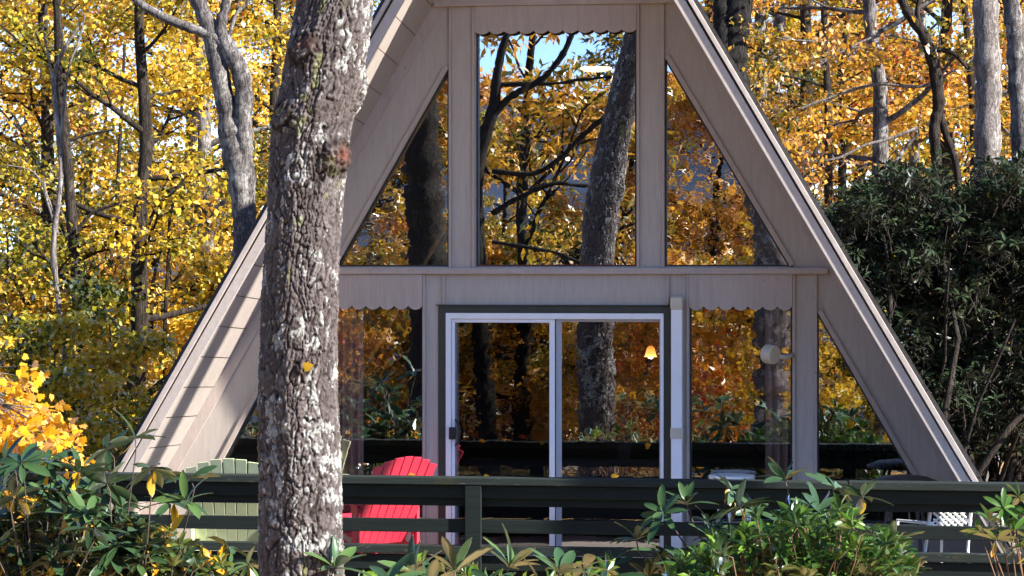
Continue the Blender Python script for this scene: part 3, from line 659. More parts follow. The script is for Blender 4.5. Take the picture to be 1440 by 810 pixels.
proto('gold', 'bark_dark', 'gold', seed=1, nleaf=19, ll=0.098, lw=0.072)
proto('gold2', 'bark_grey', 'gold', seed=2, rad=3.6, H=12, nleaf=17, t0=0.06, ll=0.098, lw=0.072)
proto('yg', 'bark_dark', 'ygreen', seed=3, nleaf=18, rad=3.0, ll=0.098, lw=0.072)
proto('yg2', 'bark_grey', 'ygreen', seed=4, nleaf=15, rad=3.6, H=10, t0=0.05, ll=0.098, lw=0.072)
proto('or', 'bark_dark', 'orange', seed=5, nleaf=22, rad=3.4, flat=0.03, up=0.1, ll=0.085, lw=0.062)
proto('cop', 'bark_grey', 'copper', seed=6, nleaf=20, rad=3.5, flat=0.03, up=0.1, H=12, ll=0.085, lw=0.06)
proto('big', 'bark_black', 'copper', seed=7, nleaf=11, rad=3.8, H=11, ll=0.24, lw=0.085, nsec=8, nter=4, spread=0.2, up=0.5, t0=0.1)
proto('under', 'stem', 'ygreen', seed=8, nleaf=16, rad=1.6, H=3.2, r0=0.04, t0=0.03, nprim=18, nsec=5, nter=4, ll=0.09, lw=0.07)
proto('under2', 'stem', 'orange', seed=9, nleaf=16, rad=1.7, H=3.2, r0=0.04, t0=0.03, nprim=18, nsec=5, nter=4, ll=0.09, lw=0.07)
def put_tree(key, px, d, s, label, group=None, mirror=False, name='autumn_tree'):
    p = (mir if mirror else at)(px, HY, d); z = float(gh(p[0], p[1]))-0.05
    return plant_tree(key, (p[0], p[1], z), rng.uniform(0, 6.28), s, label, name, group)

LW = 'golden trees in the woods left of the cabin'; RW = 'orange and gold trees in the woods right of the cabin'
for key, px, d, s in (('gold', 60, 40, 1.0), ('yg', 190, 37, 0.95), ('gold2', 300, 44, 1.1), ('yg2', 30, 52, 1.1), ('gold', 260, 56, 1.2), ('gold', 385, 50, 1.1), ('gold2', 120, 64, 1.3), ('yg', -60, 46, 1.1), ('gold', 420, 68, 1.3), ('yg', 520, 60, 1.4)):
    put_tree(key, px, d, s, 'leafy golden and yellow-green tree in the woods left of the cabin', LW)
for key, px, d, s in (('or', 1130, 40, 1.05), ('cop', 1250, 36, 1.0), ('or', 1330, 44, 1.15), ('cop', 1080, 52, 1.3), ('yg', 1200, 58, 1.3), ('gold', 1400, 54, 1.2), ('or', 1010, 60, 1.4), ('cop', 1460, 42, 1.1), ('cop', 1520, 60, 1.3), ('or', 930, 78, 1.6), ('yg2', 1300, 50, 1.1), ('yg', 1100, 66, 1.4)):
    put_tree(key, px, d, s, 'orange and gold leaved tree in the woods right of the cabin', RW)
for key, px, d, s in (('under', 20, 33, 1.0), ('under', 130, 31, 0.9), ('under', 210, 34, 1.0), ('under', 70, 38, 1.2), ('under', 280, 38, 1.1), ('under', 170, 46, 1.3)):
    put_tree(key, px, d, s, 'bushy yellow-green sapling under the woods left of the cabin', 'saplings under the woods left of the cabin', name='sapling')
MG = 'golden trees mirrored in the cabin windows'
for key, px, d, s in (('big', 735, 50, 1.0), ('big', 860, 62, 1.0), ('big', 1000, 60, 1.0), ('big', 640, 66, 1.1), ('cop', 540, 62, 1.1), ('yg', 710, 56, 0.7), ('cop', 1130, 66, 1.15), ('or', 880, 78, 0.9), ('cop', 1220, 60, 1.1), ('yg2', 1230, 52, 0.95), ('gold', 600, 82, 1.3), ('cop', 1010, 86, 1.1), ('gold', 470, 64, 1.3), ('cop', 1330, 76, 1.4), ('under2', 880, 48, 1.2), ('under2', 790, 52, 1.2), ('under2', 940, 50, 1.1), ('under2', 1040, 58, 1.4), ('under2', 500, 50, 1.2), ('under2', 650, 50, 1.3), ('under2', 740, 60, 1.6), ('under2', 850, 62, 1.6), ('under', 1180, 47, 1.3), ('under2', 980, 60, 1.5), ('under', 1270, 50, 1.3), ('under2', 480, 52, 1.4)):
    put_tree(key, px, d, s, 'golden leaved tree mirrored in the cabin windows', MG, True)

# ------------------------------------------------------------------ trunks one can tell apart
def smooth_path(pts, n=40):
    pts = np.array(pts, float); t = np.linspace(0, len(pts)-1, n); out = []
    for x in t:
        i = int(min(x, len(pts)-2)); f = x-i; p0 = pts[max(i-1, 0)]; p1 = pts[i]; p2 = pts[i+1]; p3 = pts[min(i+2, len(pts)-1)]
        out.append(0.5*((2*p1)+(-p0+p2)*f+(2*p0-5*p1+4*p2-p3)*f*f+(-p0+3*p1-3*p2+p3)*f**3))
    return np.array(out)
def trunk_tree(limbs, d, bark, label, name='tree', mirror=False, seg=14, crown=None, dz=0.0, group=None):
    # limbs: lists of (px,py,width_px); first is the trunk, started from the ground
    fn = mir if mirror else at
    base = fn(limbs[0][0][0], 0, d); gz = float(gh(base[0], base[1]))-0.1
    root = empty(name, (base[0], base[1], gz), label, 'tree', group)
    for li, lim in enumerate(limbs):
        pts = []
        if li == 0: pts.append([base[0], base[1], gz, lim[0][2]*0.62/FPX*d*KD])
        for k, (px, py, wpx) in enumerate(lim):
            q = fn(px, py, d+(dz*k if li else 0)); pts.append([*q, wpx*0.5/FPX*d*KD])
        sp = smooth_path(pts, 10*len(pts)); tb_ = Tubes(); rw = np.random.default_rng(int(lim[0][0])); wob = 1+0.05*np.sin(np.arange(len(sp))*0.9)+rw.normal(0, 0.05, len(sp)); sp[1:, :3] += np.cumsum(rw.normal(0, 1, (len(sp)-1, 3)), 0)*sp[1:, 3:4]*0.025
        tb_.add(sp[:, :3], sp[:, 3]*wob, seg); v_, f_ = tb_.get()
        mesh_np('trunk' if li == 0 else 'limb', v_, f_, M[bark], root, True)
    if crown:
        leaf, zc, kw = crown
        top = [fn(px, py, d) for px, py, w_ in limbs[0]]; tpz = np.array([[base[0], base[1], gz]]+top); rr = np.full(len(tpz), 0.03)
        tr, br, lv = tree_geo(path=(tpz, rr), **kw)
        mesh_np('branches', br[0], br[1], M[bark], root, True); mesh_np('crown', lv[0], lv[1], M[leaf], root, False, lv[2])
    return root
trunk_tree([[(343, 420, 34), (345, 360, 33), (343, 280, 34), (335, 220, 42), (322, 160, 30), (308, 95, 26), (295, 40, 24), (272, -20, 22), (255, -120, 18)],
            [(345, 250, 24), (344, 170, 26), (342, 110, 25), (322, 70, 24), (312, 40, 17), (320, 0, 14), (330, -60, 12)],
            [(318, 66, 18), (296, 50, 17), (262, 38, 15), (225, 22, 13), (190, 0, 11), (150, -40, 9)],
            [(322, 50, 7), (332, 20, 5), (348, 2, 4), (352, -30, 3)]], 33, 'bark_grey', 'grey forked tree with a long limb sweeping left, beside the left roof edge', 'forked_tree')
trunk_tree([[(110, 560, 15), (108, 400, 15), (97, 250, 16), (88, 150, 15), (84, 60, 13), (78, -60, 10)], [(104, 330, 6), (130, 300, 5), (170, 285, 4), (215, 270, 3)], [(92, 200, 5), (120, 190, 4), (160, 182, 3)]], 36, 'bark_dark', 'slim dark tree at the far left edge of the woods', 'slim_tree')
trunk_tree([[(92, 520, 8), (82, 420, 8), (76, 340, 8), (86, 250, 7), (80, 170, 7), (76, 110, 6), (90, 70, 5), (110, 40, 4)], [(82, 330, 4), (66, 280, 4), (62, 250, 3)], [(84, 200, 4), (96, 100, 3), (110, 60, 3), (120, 20, 2)], [(80, 150, 3), (70, 90, 3), (60, 40, 2)], [(76, 300, 3), (50, 245, 2.5), (10, 232, 2)]], 34, 'bark_pale', 'thin pale crooked tree in front of the slim dark one', 'slim_tree')
trunk_tree([[(188, 600, 10), (190, 500, 10), (182, 450, 11), (172, 380, 8), (165, 300, 6), (170, 180, 5), (176, 60, 4)], [(182, 460, 4), (215, 430, 3), (240, 420, 2)]], 42, 'bark_dark', 'dark knotty young tree behind the golden maple boughs', 'slim_tree')
trunk_tree([[(232, 560, 6), (232, 460, 6), (236, 380, 5), (240, 300, 4), (262, 240, 3)]], 38, 'bark_dark', 'thin dark sapling stem midway between the pale tree and the roof edge', 'slim_tree')
trunk_tree([[(158, 60+540, 8), (156, 520, 8), (158, 400, 7), (150, 250, 6), (148, 100, 5), (150, -20, 4)]], 48, 'bark_dark', 'straight dark trunk deep in the left woods', 'slim_tree')
trunk_tree([[(1385, 420, 38), (1390, 250, 37), (1392, 150, 37), (1390, 60, 37), (1386, -60, 34), (1380, -200, 28)]], 33, 'bark_pale', 'thick straight pale trunk rising above the rhododendron at the right', 'pale_tree')
trunk_tree([[(1440, 420, 30), (1434, 260, 28), (1432, 150, 28), (1428, 60, 26), (1416, -20, 24), (1404, -120, 20)]], 31, 'bark_grey', 'grey leaning trunk at the right edge of the picture', 'grey_tree')
trunk_tree([[(1318, 420, 16), (1318, 240, 15), (1316, 180, 16), (1322, 140, 17), (1316, 90, 17), (1302, 50, 16), (1280, 20, 14), (1268, -10, 12), (1255, -80, 8)],
            [(1320, 150, 12), (1330, 190, 11), (1345, 235, 10), (1350, 300, 10)], [(1300, 48, 8), (1290, 20, 7), (1296, -10, 6)], [(1318, 70, 7), (1340, 75, 6), (1360, 95, 5)]], 34, 'bark_dark', 'dark crooked double-stemmed tree left of the thick pale trunk', 'crooked_tree')
trunk_tree([[(1062, 420, 42), (1058, 220, 38), (1040, 130, 36), (1034, 70, 38), (1040, 0, 40), (1050, -100, 36)], [(1030, 120, 26), (1016, 60, 26), (1014, 0, 24), (1020, -80, 20)]], 36, 'bark_black', 'thick blackish twin trunk just right of the roof peak', 'dark_tree')
trunk_tree([[(1072, 420, 18), (1070, 200, 16), (1070, 120, 18), (1068, 40, 18), (1066, -60, 15)]], 40, 'bark_grey', 'medium grey trunk beside the blackish twin trunk', 'grey_tree')
trunk_tree([[(1166, 420, 12), (1165, 240, 12), (1164, 140, 11), (1160, 60, 10), (1156, -50, 8)], [(1166, 125, 4), (1130, 112, 4), (1100, 106, 3)]], 38, 'bark_dark', 'dark straight trunk left of a close twin over the roof slope', 'slim_tree')
trunk_tree([[(1184, 420, 12), (1183, 240, 12), (1184, 180, 11), (1180, 110, 9), (1190, 30, 8), (1196, -50, 6)]], 42, 'bark_dark', 'dark straight trunk right of a close twin over the roof slope', 'slim_tree')
trunk_tree([[(1372, 420, 12), (1370, 220, 12), (1366, 120, 11), (1358, 40, 10), (1350, -40, 8)]], 40, 'bark_dark', 'slim dark trunk tucked behind the thick pale trunk', 'slim_tree')
# bare pale boughs across the right woods
trunk_tree([[(1330, 420, 7), (1300, 300, 6), (1270, 270, 6), (1240, 262, 5)], [(1330, 110, 5), (1290, 122, 5), (1240, 118, 5), (1200, 126, 4), (1160, 140, 4), (1120, 155, 3)], [(1290, 180, 5), (1250, 195, 5), (1215, 205, 4), (1180, 222, 4), (1150, 226, 3), (1120, 228, 2)], [(1300, 60, 4), (1240, 50, 4), (1180, 75, 3), (1140, 100, 2)]], 35, 'bark_pale', 'bare pale branching sapling crossing in front of the orange trees', 'bare_sapling')
trunk_tree([[(596, 600, 60), (597, 380, 58), (596, 300, 52), (592, 200, 50), (585, 90, 46), (570, -100, 40)]], 43.5, 'bark_black', 'thick dark trunk mirrored in the upper left triangular pane', 'dark_tree', True)
trunk_tree([[(1078, 700, 52), (1080, 560, 50), (1082, 430, 50), (1076, 330, 46), (1050, 240, 40), (1000, 140, 36), (950, 60, 34), (930, -60, 30)]], 45, 'bark_grey', 'leaning grey trunk mirrored in the right-hand panes', 'grey_tree', True)
# dark boughs mirrored in the upper window
trunk_tree([[(690, 700, 26), (672, 400, 24), (668, 250, 20), (690, 150, 16), (700, 80, 12), (720, 20, 9)],
            [(672, 190, 12), (710, 140, 10), (760, 110, 9), (790, 75, 8), (810, 30, 6)], [(700, 118, 7), (760, 118, 6), (810, 112, 5), (860, 108, 4)],
            [(690, 300, 8), (740, 272, 7), (780, 258, 6), (820, 262, 5), (880, 258, 4)], [(690, 340, 7), (740, 348, 6), (780, 356, 5), (820, 372, 5)], [(690, 240, 8), (760, 240, 7), (830, 180, 7), (880, 140, 6), (900, 100, 5)]],
           45.5, 'bark_black', 'dark branching tree mirrored in the big upper window', 'dark_tree', True)
# tree out of frame to the right whose trunk shades the left soffit
t_ = empty('shade_tree', (7.9, -4.02, GZ-0.1), 'tall straight tree standing just beyond the right end of the deck', 'tree')
tb_ = Tubes(); zs = np.linspace(GZ-0.1, 13, 30); tb_.add(np.stack([7.9+0.03*np.sin(zs), -4.02+0*zs, zs], 1), np.linspace(0.27, 0.17, 30), 14); v_, f_ = tb_.get(); mesh_np('trunk', v_, f_, M['bark_grey'], t_, True)

# ------------------------------------------------------------------ the big trunk in front (numpy bark plates)
def hero_trunk():
    d = 13.8; prof = [(-420, 575, 92), (-200, 520, 96), (-60, 484, 100), (0, 470, 104), (60, 461, 110), (130, 449, 112), (200, 437, 110), (250, 434, 107), (300, 430, 105), (400, 423, 106), (500, 421, 107), (600, 420, 110), (700, 421, 112), (810, 424, 114), (1000, 426, 122), (1220, 426, 150)]
    prof = prof[::-1]; pts = []
    for py, px, w_ in prof:
        q = at(px, py, d); pts.append([*q, w_*0.5/FPX*d*KD*0.955])
    sp = smooth_path(pts, 60)
    z0, z1 = sp[0, 2], sp[-1, 2]; nz = 1150; nt_ = 300
    zz = np.linspace(z0, z1, nz); o = np.argsort(sp[:, 2]); cx = np.interp(zz, sp[o, 2], sp[o, 0]); cy = np.interp(zz, sp[o, 2], sp[o, 1]); rr = np.interp(zz, sp[o, 2], sp[o, 3])
    th = np.linspace(0, 2*np.pi, nt_, endpoint=False); TH, ZZ2 = np.meshgrid(th, zz)
    r = np.random.default_rng(11)
    def vnoise(u, v, per, seed):       # periodic value noise
        g = np.random.default_rng(seed).random((4096, per)); iu = np.floor(u).astype(int); iv = np.floor(v).astype(int); fu = u-iu; fv = v-iv
        fu = fu*fu*(3-2*fu); fv = fv*fv*(3-2*fv); G = lambda a, b: g[b % 4096, a % per]
        return (G(iu, iv)*(1-fu)+G(iu+1, iv)*fu)*(1-fv)+(G(iu, iv+1)*(1-fu)+G(iu+1, iv+1)*fu)*fv
    U1 = TH/(2*np.pi)
    def worley(nu, sv, seed, wu, wv):
        u = U1*nu+wu; v = ZZ2*sv+wv; rg = np.random.default_rng(seed); ju = rg.random((2048, nu)); jv = rg.random((2048, nu)); id_ = rg.random((2048, nu))
        iu = np.floor(u).astype(int); iv = np.floor(v).astype(int); f1 = np.full(u.shape, 9.); f2 = f1.copy(); cid = np.zeros(u.shape); dvo = cid.copy(); dvn = cid.copy()
        for a in (-1, 0, 1):
            for b_ in (-1, 0, 1):
                A_ = iu+a; B_ = iv+b_; ka = A_ % nu; kb = B_ % 2048
                dd = np.hypot(A_+0.15+0.7*ju[kb, ka]-u, (B_+0.1+0.8*jv[kb, ka]-v)*0.9)
                c = dd < f1; dvn = np.where(c, dvo, np.where(dd < f2, B_+0.1+0.8*jv[kb, ka]-0, dvn)); dvo = np.where(c, B_+0.1+0.8*jv[kb, ka], dvo); f2 = np.where(c, f1, np.minimum(f2, dd)); cid = np.where(c, id_[kb, ka], cid); f1 = np.where(c, dd, f1)
        return f1, f2, cid, np.abs(dvn-dvo)
    wob = vnoise(U1*14, ZZ2*7, 14, 3)-0.5; wob2 = vnoise(U1*40, ZZ2*20, 40, 4)-0.5
    f1, f2, cid, dv_ = worley(38, 14.0, 5, wob*1.6+wob2*0.75, wob*0.8+(vnoise(U1*38, ZZ2*3, 38, 9)-0.5)*1.6+wob2*0.5)
    h1, h2, hcid, hdv = worley(23, 8.0, 15, wob*1.3+wob2*0.5, wob*0.8+(vnoise(U1*23, ZZ2*3, 23, 19)-0.5)*1.4)
    msk = np.clip((vnoise(U1*7, ZZ2*3.2, 7, 55)-0.42)*6, 0, 1); hcid_ = hcid
    g1_, g2_, cid2, _d = worley(78, 34, 6, wob2*1.4, wob2*1.2)
    wn_ = vnoise(U1*20, ZZ2*9, 20, 41); edge = np.clip((f2-f1-0.015)/(0.09+0.26*wn_), 0, 1); hz_ = np.clip((dv_-0.35)/0.5, 0, 1)*np.clip((vnoise(U1*36, ZZ2*14, 36, 42)-0.25)*2.2, 0, 1); edge = 1-(1-edge)*(1-0.65*hz_); e2 = np.clip((g2_-g1_)/0.3, 0, 1)
    fine = vnoise(U1*110, ZZ2*55, 110, 8); fine2 = vnoise(U1*150, ZZ2*120, 150, 18)
    big = vnoise(U1*5, ZZ2*2.2, 5, 10)-0.5
    eh = np.clip((h2-h1-0.01)/(0.05+0.16*wn_), 0, 1); eh = 1-(1-eh)*(1-0.65*np.clip((hdv-0.35)/0.5, 0, 1)*np.clip((wn_-0.2)*2, 0, 1))
    edge = edge*(1-msk)+msk*eh*(0.55+0.45*edge); cid = cid*(1-msk)+msk*(0.6*hcid+0.4*cid)
    rid_ = 1-np.abs(2*vnoise(U1*17+0.35*wob, ZZ2*1.6, 17, 61)-1)
    disp = 0.010*rid_+0.0115*edge*(0.5+0.8*cid)+0.005*e2*edge+0.005*fine+0.004*fine2+0.004*vnoise(U1*200, ZZ2*170, 200, 28)+0.02*big-0.014
    reds = np.zeros_like(disp)
    # burls and scars
    def ang(px, py):
        q = at(px, py, d); zq = q[2]; c = at(np.interp(-py, [-p[0] for p in prof], [p[1] for p in prof]), py, d); rad_ = np.interp(zq, zz, rr)
        lat = (q-c)@Rv/rad_; lat = max(-1, min(1, lat)); v = Rv*lat-Fv*math.sqrt(1-lat*lat); return math.atan2(v[1], v[0]) % (2*np.pi), zq
    for px, py, sw, sh, amp, rd in ((432, 72, 0.085, 0.07, 0.045, 0.5), (403, 165, 0.08, 0.06, 0.035, 0.1), (474, 222, 0.095, 0.075, 0.05, 0.9), (508, 128, 0.06, 0.08, 0.04, 0.0), (430, 514, 0.045, 0.04, 0.02, 0.3)):
        a, zq = ang(px, py); da = (TH-a+np.pi) % (2*np.pi)-np.pi; x = da*0.24/sw; y = (ZZ2-zq)/sh; rr2 = x*x+y*y
        bl = np.exp(-rr2*0.8); ringd = np.exp(-((np.sqrt(rr2)-1.0)/0.35)**2)
        disp += amp*bl*(0.75+0.5*fine+0.4*(wob2)) + 0.010*ringd*fine; edge = edge*(1-0.75*ringd*(rd > 0.05)); reds = np.maximum(reds, rd*np.exp(-((x-0.25)**2*2.5+(y-0.1)**2*3))*1.0)
    RR = rr[:, None]+disp; X = cx[:, None]+RR*np.cos(TH); Y = cy[:, None]+RR*np.sin(TH); Vv = np.stack([X.ravel(), Y.ravel(), ZZ2.ravel()], 1)
    i = np.arange(nz-1)[:, None]*nt_; j = np.arange(nt_)[None]; j2 = (j+1) % nt_
    Ff = np.stack([i+j, i+j2, i+nt_+j2, i+nt_+j], -1).reshape(-1, 4)
    zpy = HY-(ZZ2-CAM[2])*FPX/(d*KD)
    lich = vnoise(U1*12, ZZ2*7, 12, 21)*0.26+vnoise(U1*34, ZZ2*19, 34, 22)*0.34+vnoise(U1*95, ZZ2*60, 95, 23)*0.25+0.15*cid2
    lich += 0.075*np.exp(-((zpy-670)/120)**2)+0.02*np.exp(-((zpy-20)/80)**2)+0.05*(cid-0.5)
    lich = np.clip((lich-0.618)/0.04, 0, 1)*np.clip(edge*1.3-0.2, 0, 1)
    moss = np.clip((vnoise(U1*8+3, ZZ2*3.5, 8, 31)*0.6+vnoise(U1*30, ZZ2*16, 30, 32)*0.4-0.77)/0.06, 0, 1)
    m, nt, _, L = mat('shaggy_oak_bark')
    A_ = lambda n_: N(nt, 'ShaderNodeAttribute', attribute_name=n_).outputs['Fac']
    w_ = coords(nt); nn = noise(nt, w_, 60, 6, 0.7)
    plate = ramp(nt, [(0.0, (0.045, 0.034, 0.031)), (0.5, (0.085, 0.068, 0.064)), (1, (0.16, 0.14, 0.135))], A_('cell')).outputs[0]
    plate = mixc(nt, 0.45, plate, ramp(nt, [(0.3, (0.035, 0.027, 0.025)), (0.7, (0.18, 0.155, 0.15))], nn).outputs[0])
    c = mixc(nt, A_('edge'), (0.014, 0.010, 0.009), plate)
    c = mixc(nt, A_('lichen'), c, ramp(nt, [(0.35, (0.17, 0.175, 0.165)), (0.65, (0.38, 0.38, 0.36))], nn).outputs[0])
    c = mixc(nt, A_('moss'), c, (0.17, 0.18, 0.07)); c = mixc(nt, A_('red'), c, (0.12, 0.045, 0.028))
    principled(nt, c, 0.92, bump(nt, nn, 0.6, 0.006), 0, 0.15)
    root = empty('oak_tree', (sp[0, 0], sp[0, 1], z0), 'massive rough-barked trunk with pale lichen standing in front of the cabin railing', 'tree')
    mesh_np('trunk', Vv, Ff, m, root, True, extra={'cell': cid.ravel(), 'edge': (edge*0.85+0.15*e2*edge).ravel(), 'lichen': lich.ravel(), 'moss': (moss*0.7*edge).ravel(), 'red': np.clip(reds, 0, 1).ravel()})
    # upper crown well above the picture
    tp = np.array([[sp[-1, 0]+k*0.15, sp[-1, 1]+k*0.1, sp[-1, 2]+k*0.7] for k in range(6)]); rr_ = np.linspace(sp[-1, 3], 0.05, 6)
    tr, br, lv = tree_geo(seed=77, path=(tp, rr_), rad=2.6, nprim=12, nsec=5, nter=4, nleaf=8, t0=0.35, angle=(0.5, 1.0))
    mesh_np('upper_trunk', tr[0], tr[1], M['bark_dark'], root, True)
    mesh_np('branches', br[0], br[1], M['bark_dark'], root, True); mesh_np('crown', lv[0], lv[1], M['copper'], root, False, lv[2])
    return sp
hero_trunk()
def single_leaf(px, py, d, s, label, mname='maple', nrm=None):
    p = at(px, py, d)[None]; vv = []; ff = []; tt = []
    for k, (a, t_) in enumerate(((0.3, 0.5), (2.6, 0.8), (-1.2, 0.2))):
        A = (Rv*math.cos(a)+np.array([0, 0, 1])*math.sin(a))[None]; Nn = (-Fv+0.3*Rv+np.array([0, 0, 0.2*k]))[None]
        v_, f_, t2 = leaves(p-Fv*0.012*k-A*s*0.3, A, Nn, s, s*0.9, MPL, np.array([t_])); ff.append(f_+sum(len(q) for q in vv)); vv.append(v_); tt.append(t2)
        if k >= (2 if s > 0.07 else 0): break
    o = mesh_np('fallen_leaf', np.concatenate(vv), np.concatenate(ff), M[mname], None, False, np.concatenate(tt), origin=p[0]); tag(o, label, 'leaf')
single_leaf(431, 516, 13.8-0.30, 0.055, 'golden maple leaf caught on the bark of the big trunk', 'orange')
single_leaf(578, 669, 20.45, 0.05, 'small dry leaf on the rail in front of the red chair', 'orange')
single_leaf(683, 670, 20.45, 0.04, 'small dry leaf on the rail above the railing post', 'orange')
single_leaf(863, 671, 20.45, 0.06, 'small dry leaf on the rail below the right door pane', 'orange')

# ------------------------------------------------------------------ rhododendrons and shrubs
def whorls(C, AX, nl, L0, W0, T, r, elev=(0.0, 0.6), tintf=None, jit=0.25):
    P = []; A = []; Nn = []; TI = []; LL = []
    for c, ax, n_ in zip(C, AX, nl):
        ax = ax/np.linalg.norm(ax); u = np.cross(ax, [0.3, 0.9, 0.1]); u /= np.linalg.norm(u); v = np.cross(ax, u); ph = r.random()*6.28
        e0 = r.uniform(*elev); base_t = r.normal(0.42, 0.15)
        for k in range(n_):
            a = ph+k*2.39996+r.normal(0, 0.15); e = e0+r.normal(0, jit)+(0.5 if k > n_*0.75 else 0)
            dr = (u*math.cos(a)+v*math.sin(a))*math.cos(e)+ax*math.sin(e)
            P.append(c+dr*0.012); A.append(dr); Nn.append(ax+np.cross(dr, ax)*r.normal(0, 0.35)); LL.append(r.uniform(0.7, 1.15))
            TI.append(np.clip(base_t+r.normal(0, 0.12), 0, 0.84))
    P = np.array(P); TI = np.array(TI); TI = tintf(TI, r) if tintf else TI
    return leaves(P, np.array(A), np.array(Nn), L0*np.array(LL), W0*np.array(LL), T, TI)
def join(L_):
    V = []; F = []; T_ = []; b = 0
    for v_, f_, t_ in L_: V.append(v_); F.append(f_+b); T_.append(t_); b += len(v_)
    return np.concatenate(V), np.concatenate(F), np.concatenate(T_)
def bush(name, label, base, C, AX, nl, L0, W0, T, m, r, stem='stem', elev=(0, 0.6), tintf=None, srad=0.007, yellow=0, cat='shrub', bunch=6, short=0):
    root = empty(name, base, label, cat); LV = [whorls(C, AX, nl, L0, W0, T, r, elev, tintf)]
    if yellow:   # old yellow leaves hanging under the shoots
        idx = r.integers(0, len(C), yellow); P = C[idx]-np.array([0, 0, 0.02])+r.normal(0, 0.02, (yellow, 3))
        A = r.normal(0, 0.35, (yellow, 3))+np.array([0, 0, -1.0]); LV.append(leaves(P, A, r.normal(0, 1, (yellow, 3)), L0*r.uniform(0.55, 0.85, yellow), W0*0.9, T, r.uniform(0.93, 1, yellow)))
    v_, f_, t_ = join(LV); fixquads('foliage', v_, f_, M[m], root, t_)
    tb_ = Tubes(); 
    nb = max(3, len(C)//bunch); hubs = C[r.integers(0, len(C), nb)]*0.55+np.array(base)*0.45+r.normal(0, 0.08, (nb, 3))
    for h_ in hubs: tb_.add(np.array([np.array(base)+r.normal(0, 0.15, 3)*[1, 1, 0], (np.array(base)+h_)/2+r.normal(0, 0.06, 3), h_]), np.array([2.6, 2.2, 1.6])*srad, 6)
    for c, ax in zip(C, AX):
        h_ = hubs[np.argmin(((hubs-c)**2).sum(1))] if not short else c-ax*short+r.normal(0, 0.05, 3); tb_.add(np.array([h_, (h_+c)/2-ax*0.06, c-ax*0.07, c+ax*0.01]), np.array([1.3, 1.0, 0.8, 0.6])*srad, 5)
    v_, f_ = tb_.get(); mesh_np('stems', v_, f_, M[stem], root, True)
    return root
def axs(C, r, side=0.6): return unit(r.normal(0, side, (len(C), 3))+np.array([0, 0, 1.0]))
def region(n, x0, x1, top, bot, d0, d1, r):   # random shoots below a top outline given as (px,py) pairs
    px = r.uniform(x0, x1, n); tp = np.interp(px, [t[0] for t in top], [t[1] for t in top]); py = tp+(bot-tp)*r.random(n)**0.8
    return np.array([at(a, b, c) for a, b, c in zip(px, py, r.uniform(d0, d1, n))])
r = np.random.default_rng(42)
hero = [(9, 648), (69, 650), (151, 632), (151, 682), (213, 660), (268, 674), (62, 690), (171, 715), (30, 612+40), (190, 618), (110, 665), (240, 708), (350, 795), (320, 770), (262, 706), (20, 700), (100, 720), (130, 745)]
C = np.array([at(a, b, r.uniform(16.6, 17.6)) for a, b in hero]); C2 = region(74, -60, 265, [(-60, 672), (100, 690), (200, 730), (265, 775)], 830, 16.8, 18.2, r)
C = np.concatenate([C, C2]); b0 = at(130, HY, 17.5)
bush('rhododendron', 'large rhododendron with long drooping leaves in front of the left end of the railing', (b0[0], b0[1], GZ), C, axs(C, r, 0.35), r.integers(8, 13, len(C)), 0.19, 0.058, LNG, 'rhodo', r, yellow=90, elev=(-0.15, 0.5), srad=0.005, bunch=3)
C = region(820, -60, 320, [(-60, 682), (60, 692), (170, 715), (240, 752), (320, 800)], 850, 17.0, 18.9, r); b0 = at(180, HY, 18.0)
bush('leafy_shrub', 'dense small-leaved shrub with orange leaves under the left rhododendron', (b0[0], b0[1], GZ), C, axs(C, r, 0.7), r.integers(6, 10, len(C)), 0.085, 0.036, OVL, 'pieris_old', r, srad=0.004, yellow=60, elev=(0, 0.7), tintf=lambda t, r: np.where(r.random(len(t)) < 0.17, r.uniform(0.85, 1, len(t)), t*0.85))
hero = [(933, 722), (966, 710), (931, 779), (858, 797), (1027, 690), (1104, 676), (1173, 688), (1213, 700), (1257, 764), (1000, 740), (1060, 720), (895, 760), (1150, 720)]
C = np.array([at(a, b, r.uniform(16.9, 17.7)) for a, b in hero]); C2 = region(12, 880, 1250, [(880, 770), (1050, 700), (1250, 740)], 830, 17.0, 18.0, r); C = np.concatenate([C, C2]); b0 = at(1050, HY, 17.6)
bush('rhododendron', 'rhododendron with spreading leaf whorls and buds in front of the right part of the railing', (b0[0], b0[1], GZ), C, axs(C, r, 0.35), r.integers(8, 13, len(C)), 0.185, 0.055, LNG, 'rhodo', r, yellow=18, elev=(0.0, 0.6))
C = region(600, 940, 1290, [(940, 812), (975, 785), (1000, 755), (1030, 765), (1060, 730), (1090, 742), (1120, 712), (1150, 730), (1180, 716), (1210, 748), (1240, 742), (1290, 800)], 850, 15.8, 17.6, r); b0 = at(1120, HY, 16.6)
bush('glossy_shrub', 'bright green small-leaved shrub filling the front of the right-hand bushes', (b0[0], b0[1], GZ), C, axs(C, r, 0.5), r.integers(7, 11, len(C)), 0.105, 0.038, OVL, 'pieris', r, 'stem_red', elev=(-0.1, 0.8), yellow=40, srad=0.005, tintf=lambda t, r: np.clip(t*0.85+0.35*(r.random()<0.0), 0, 0.94))
C = np.array([at(a, b, r.uniform(16.3, 16.9)) for a, b in ((1392, 735), (1410, 715), (1432, 700), (1445, 725), (1400, 760), (1425, 745), (1380, 750), (1450, 760), (1418, 735), (1460, 700), (1440, 770), (1470, 740))]); b0 = at(1440, HY, 16.6)
bush('glossy_shrub', 'upright green shrub with long yellowish stems at the right edge of the picture', (b0[0], b0[1], GZ), C, axs(C, r, 0.4), r.integers(9, 13, len(C)), 0.12, 0.036, LNG, 'pieris', r, 'stem_red', elev=(0.1, 0.7), yellow=5, srad=0.006)
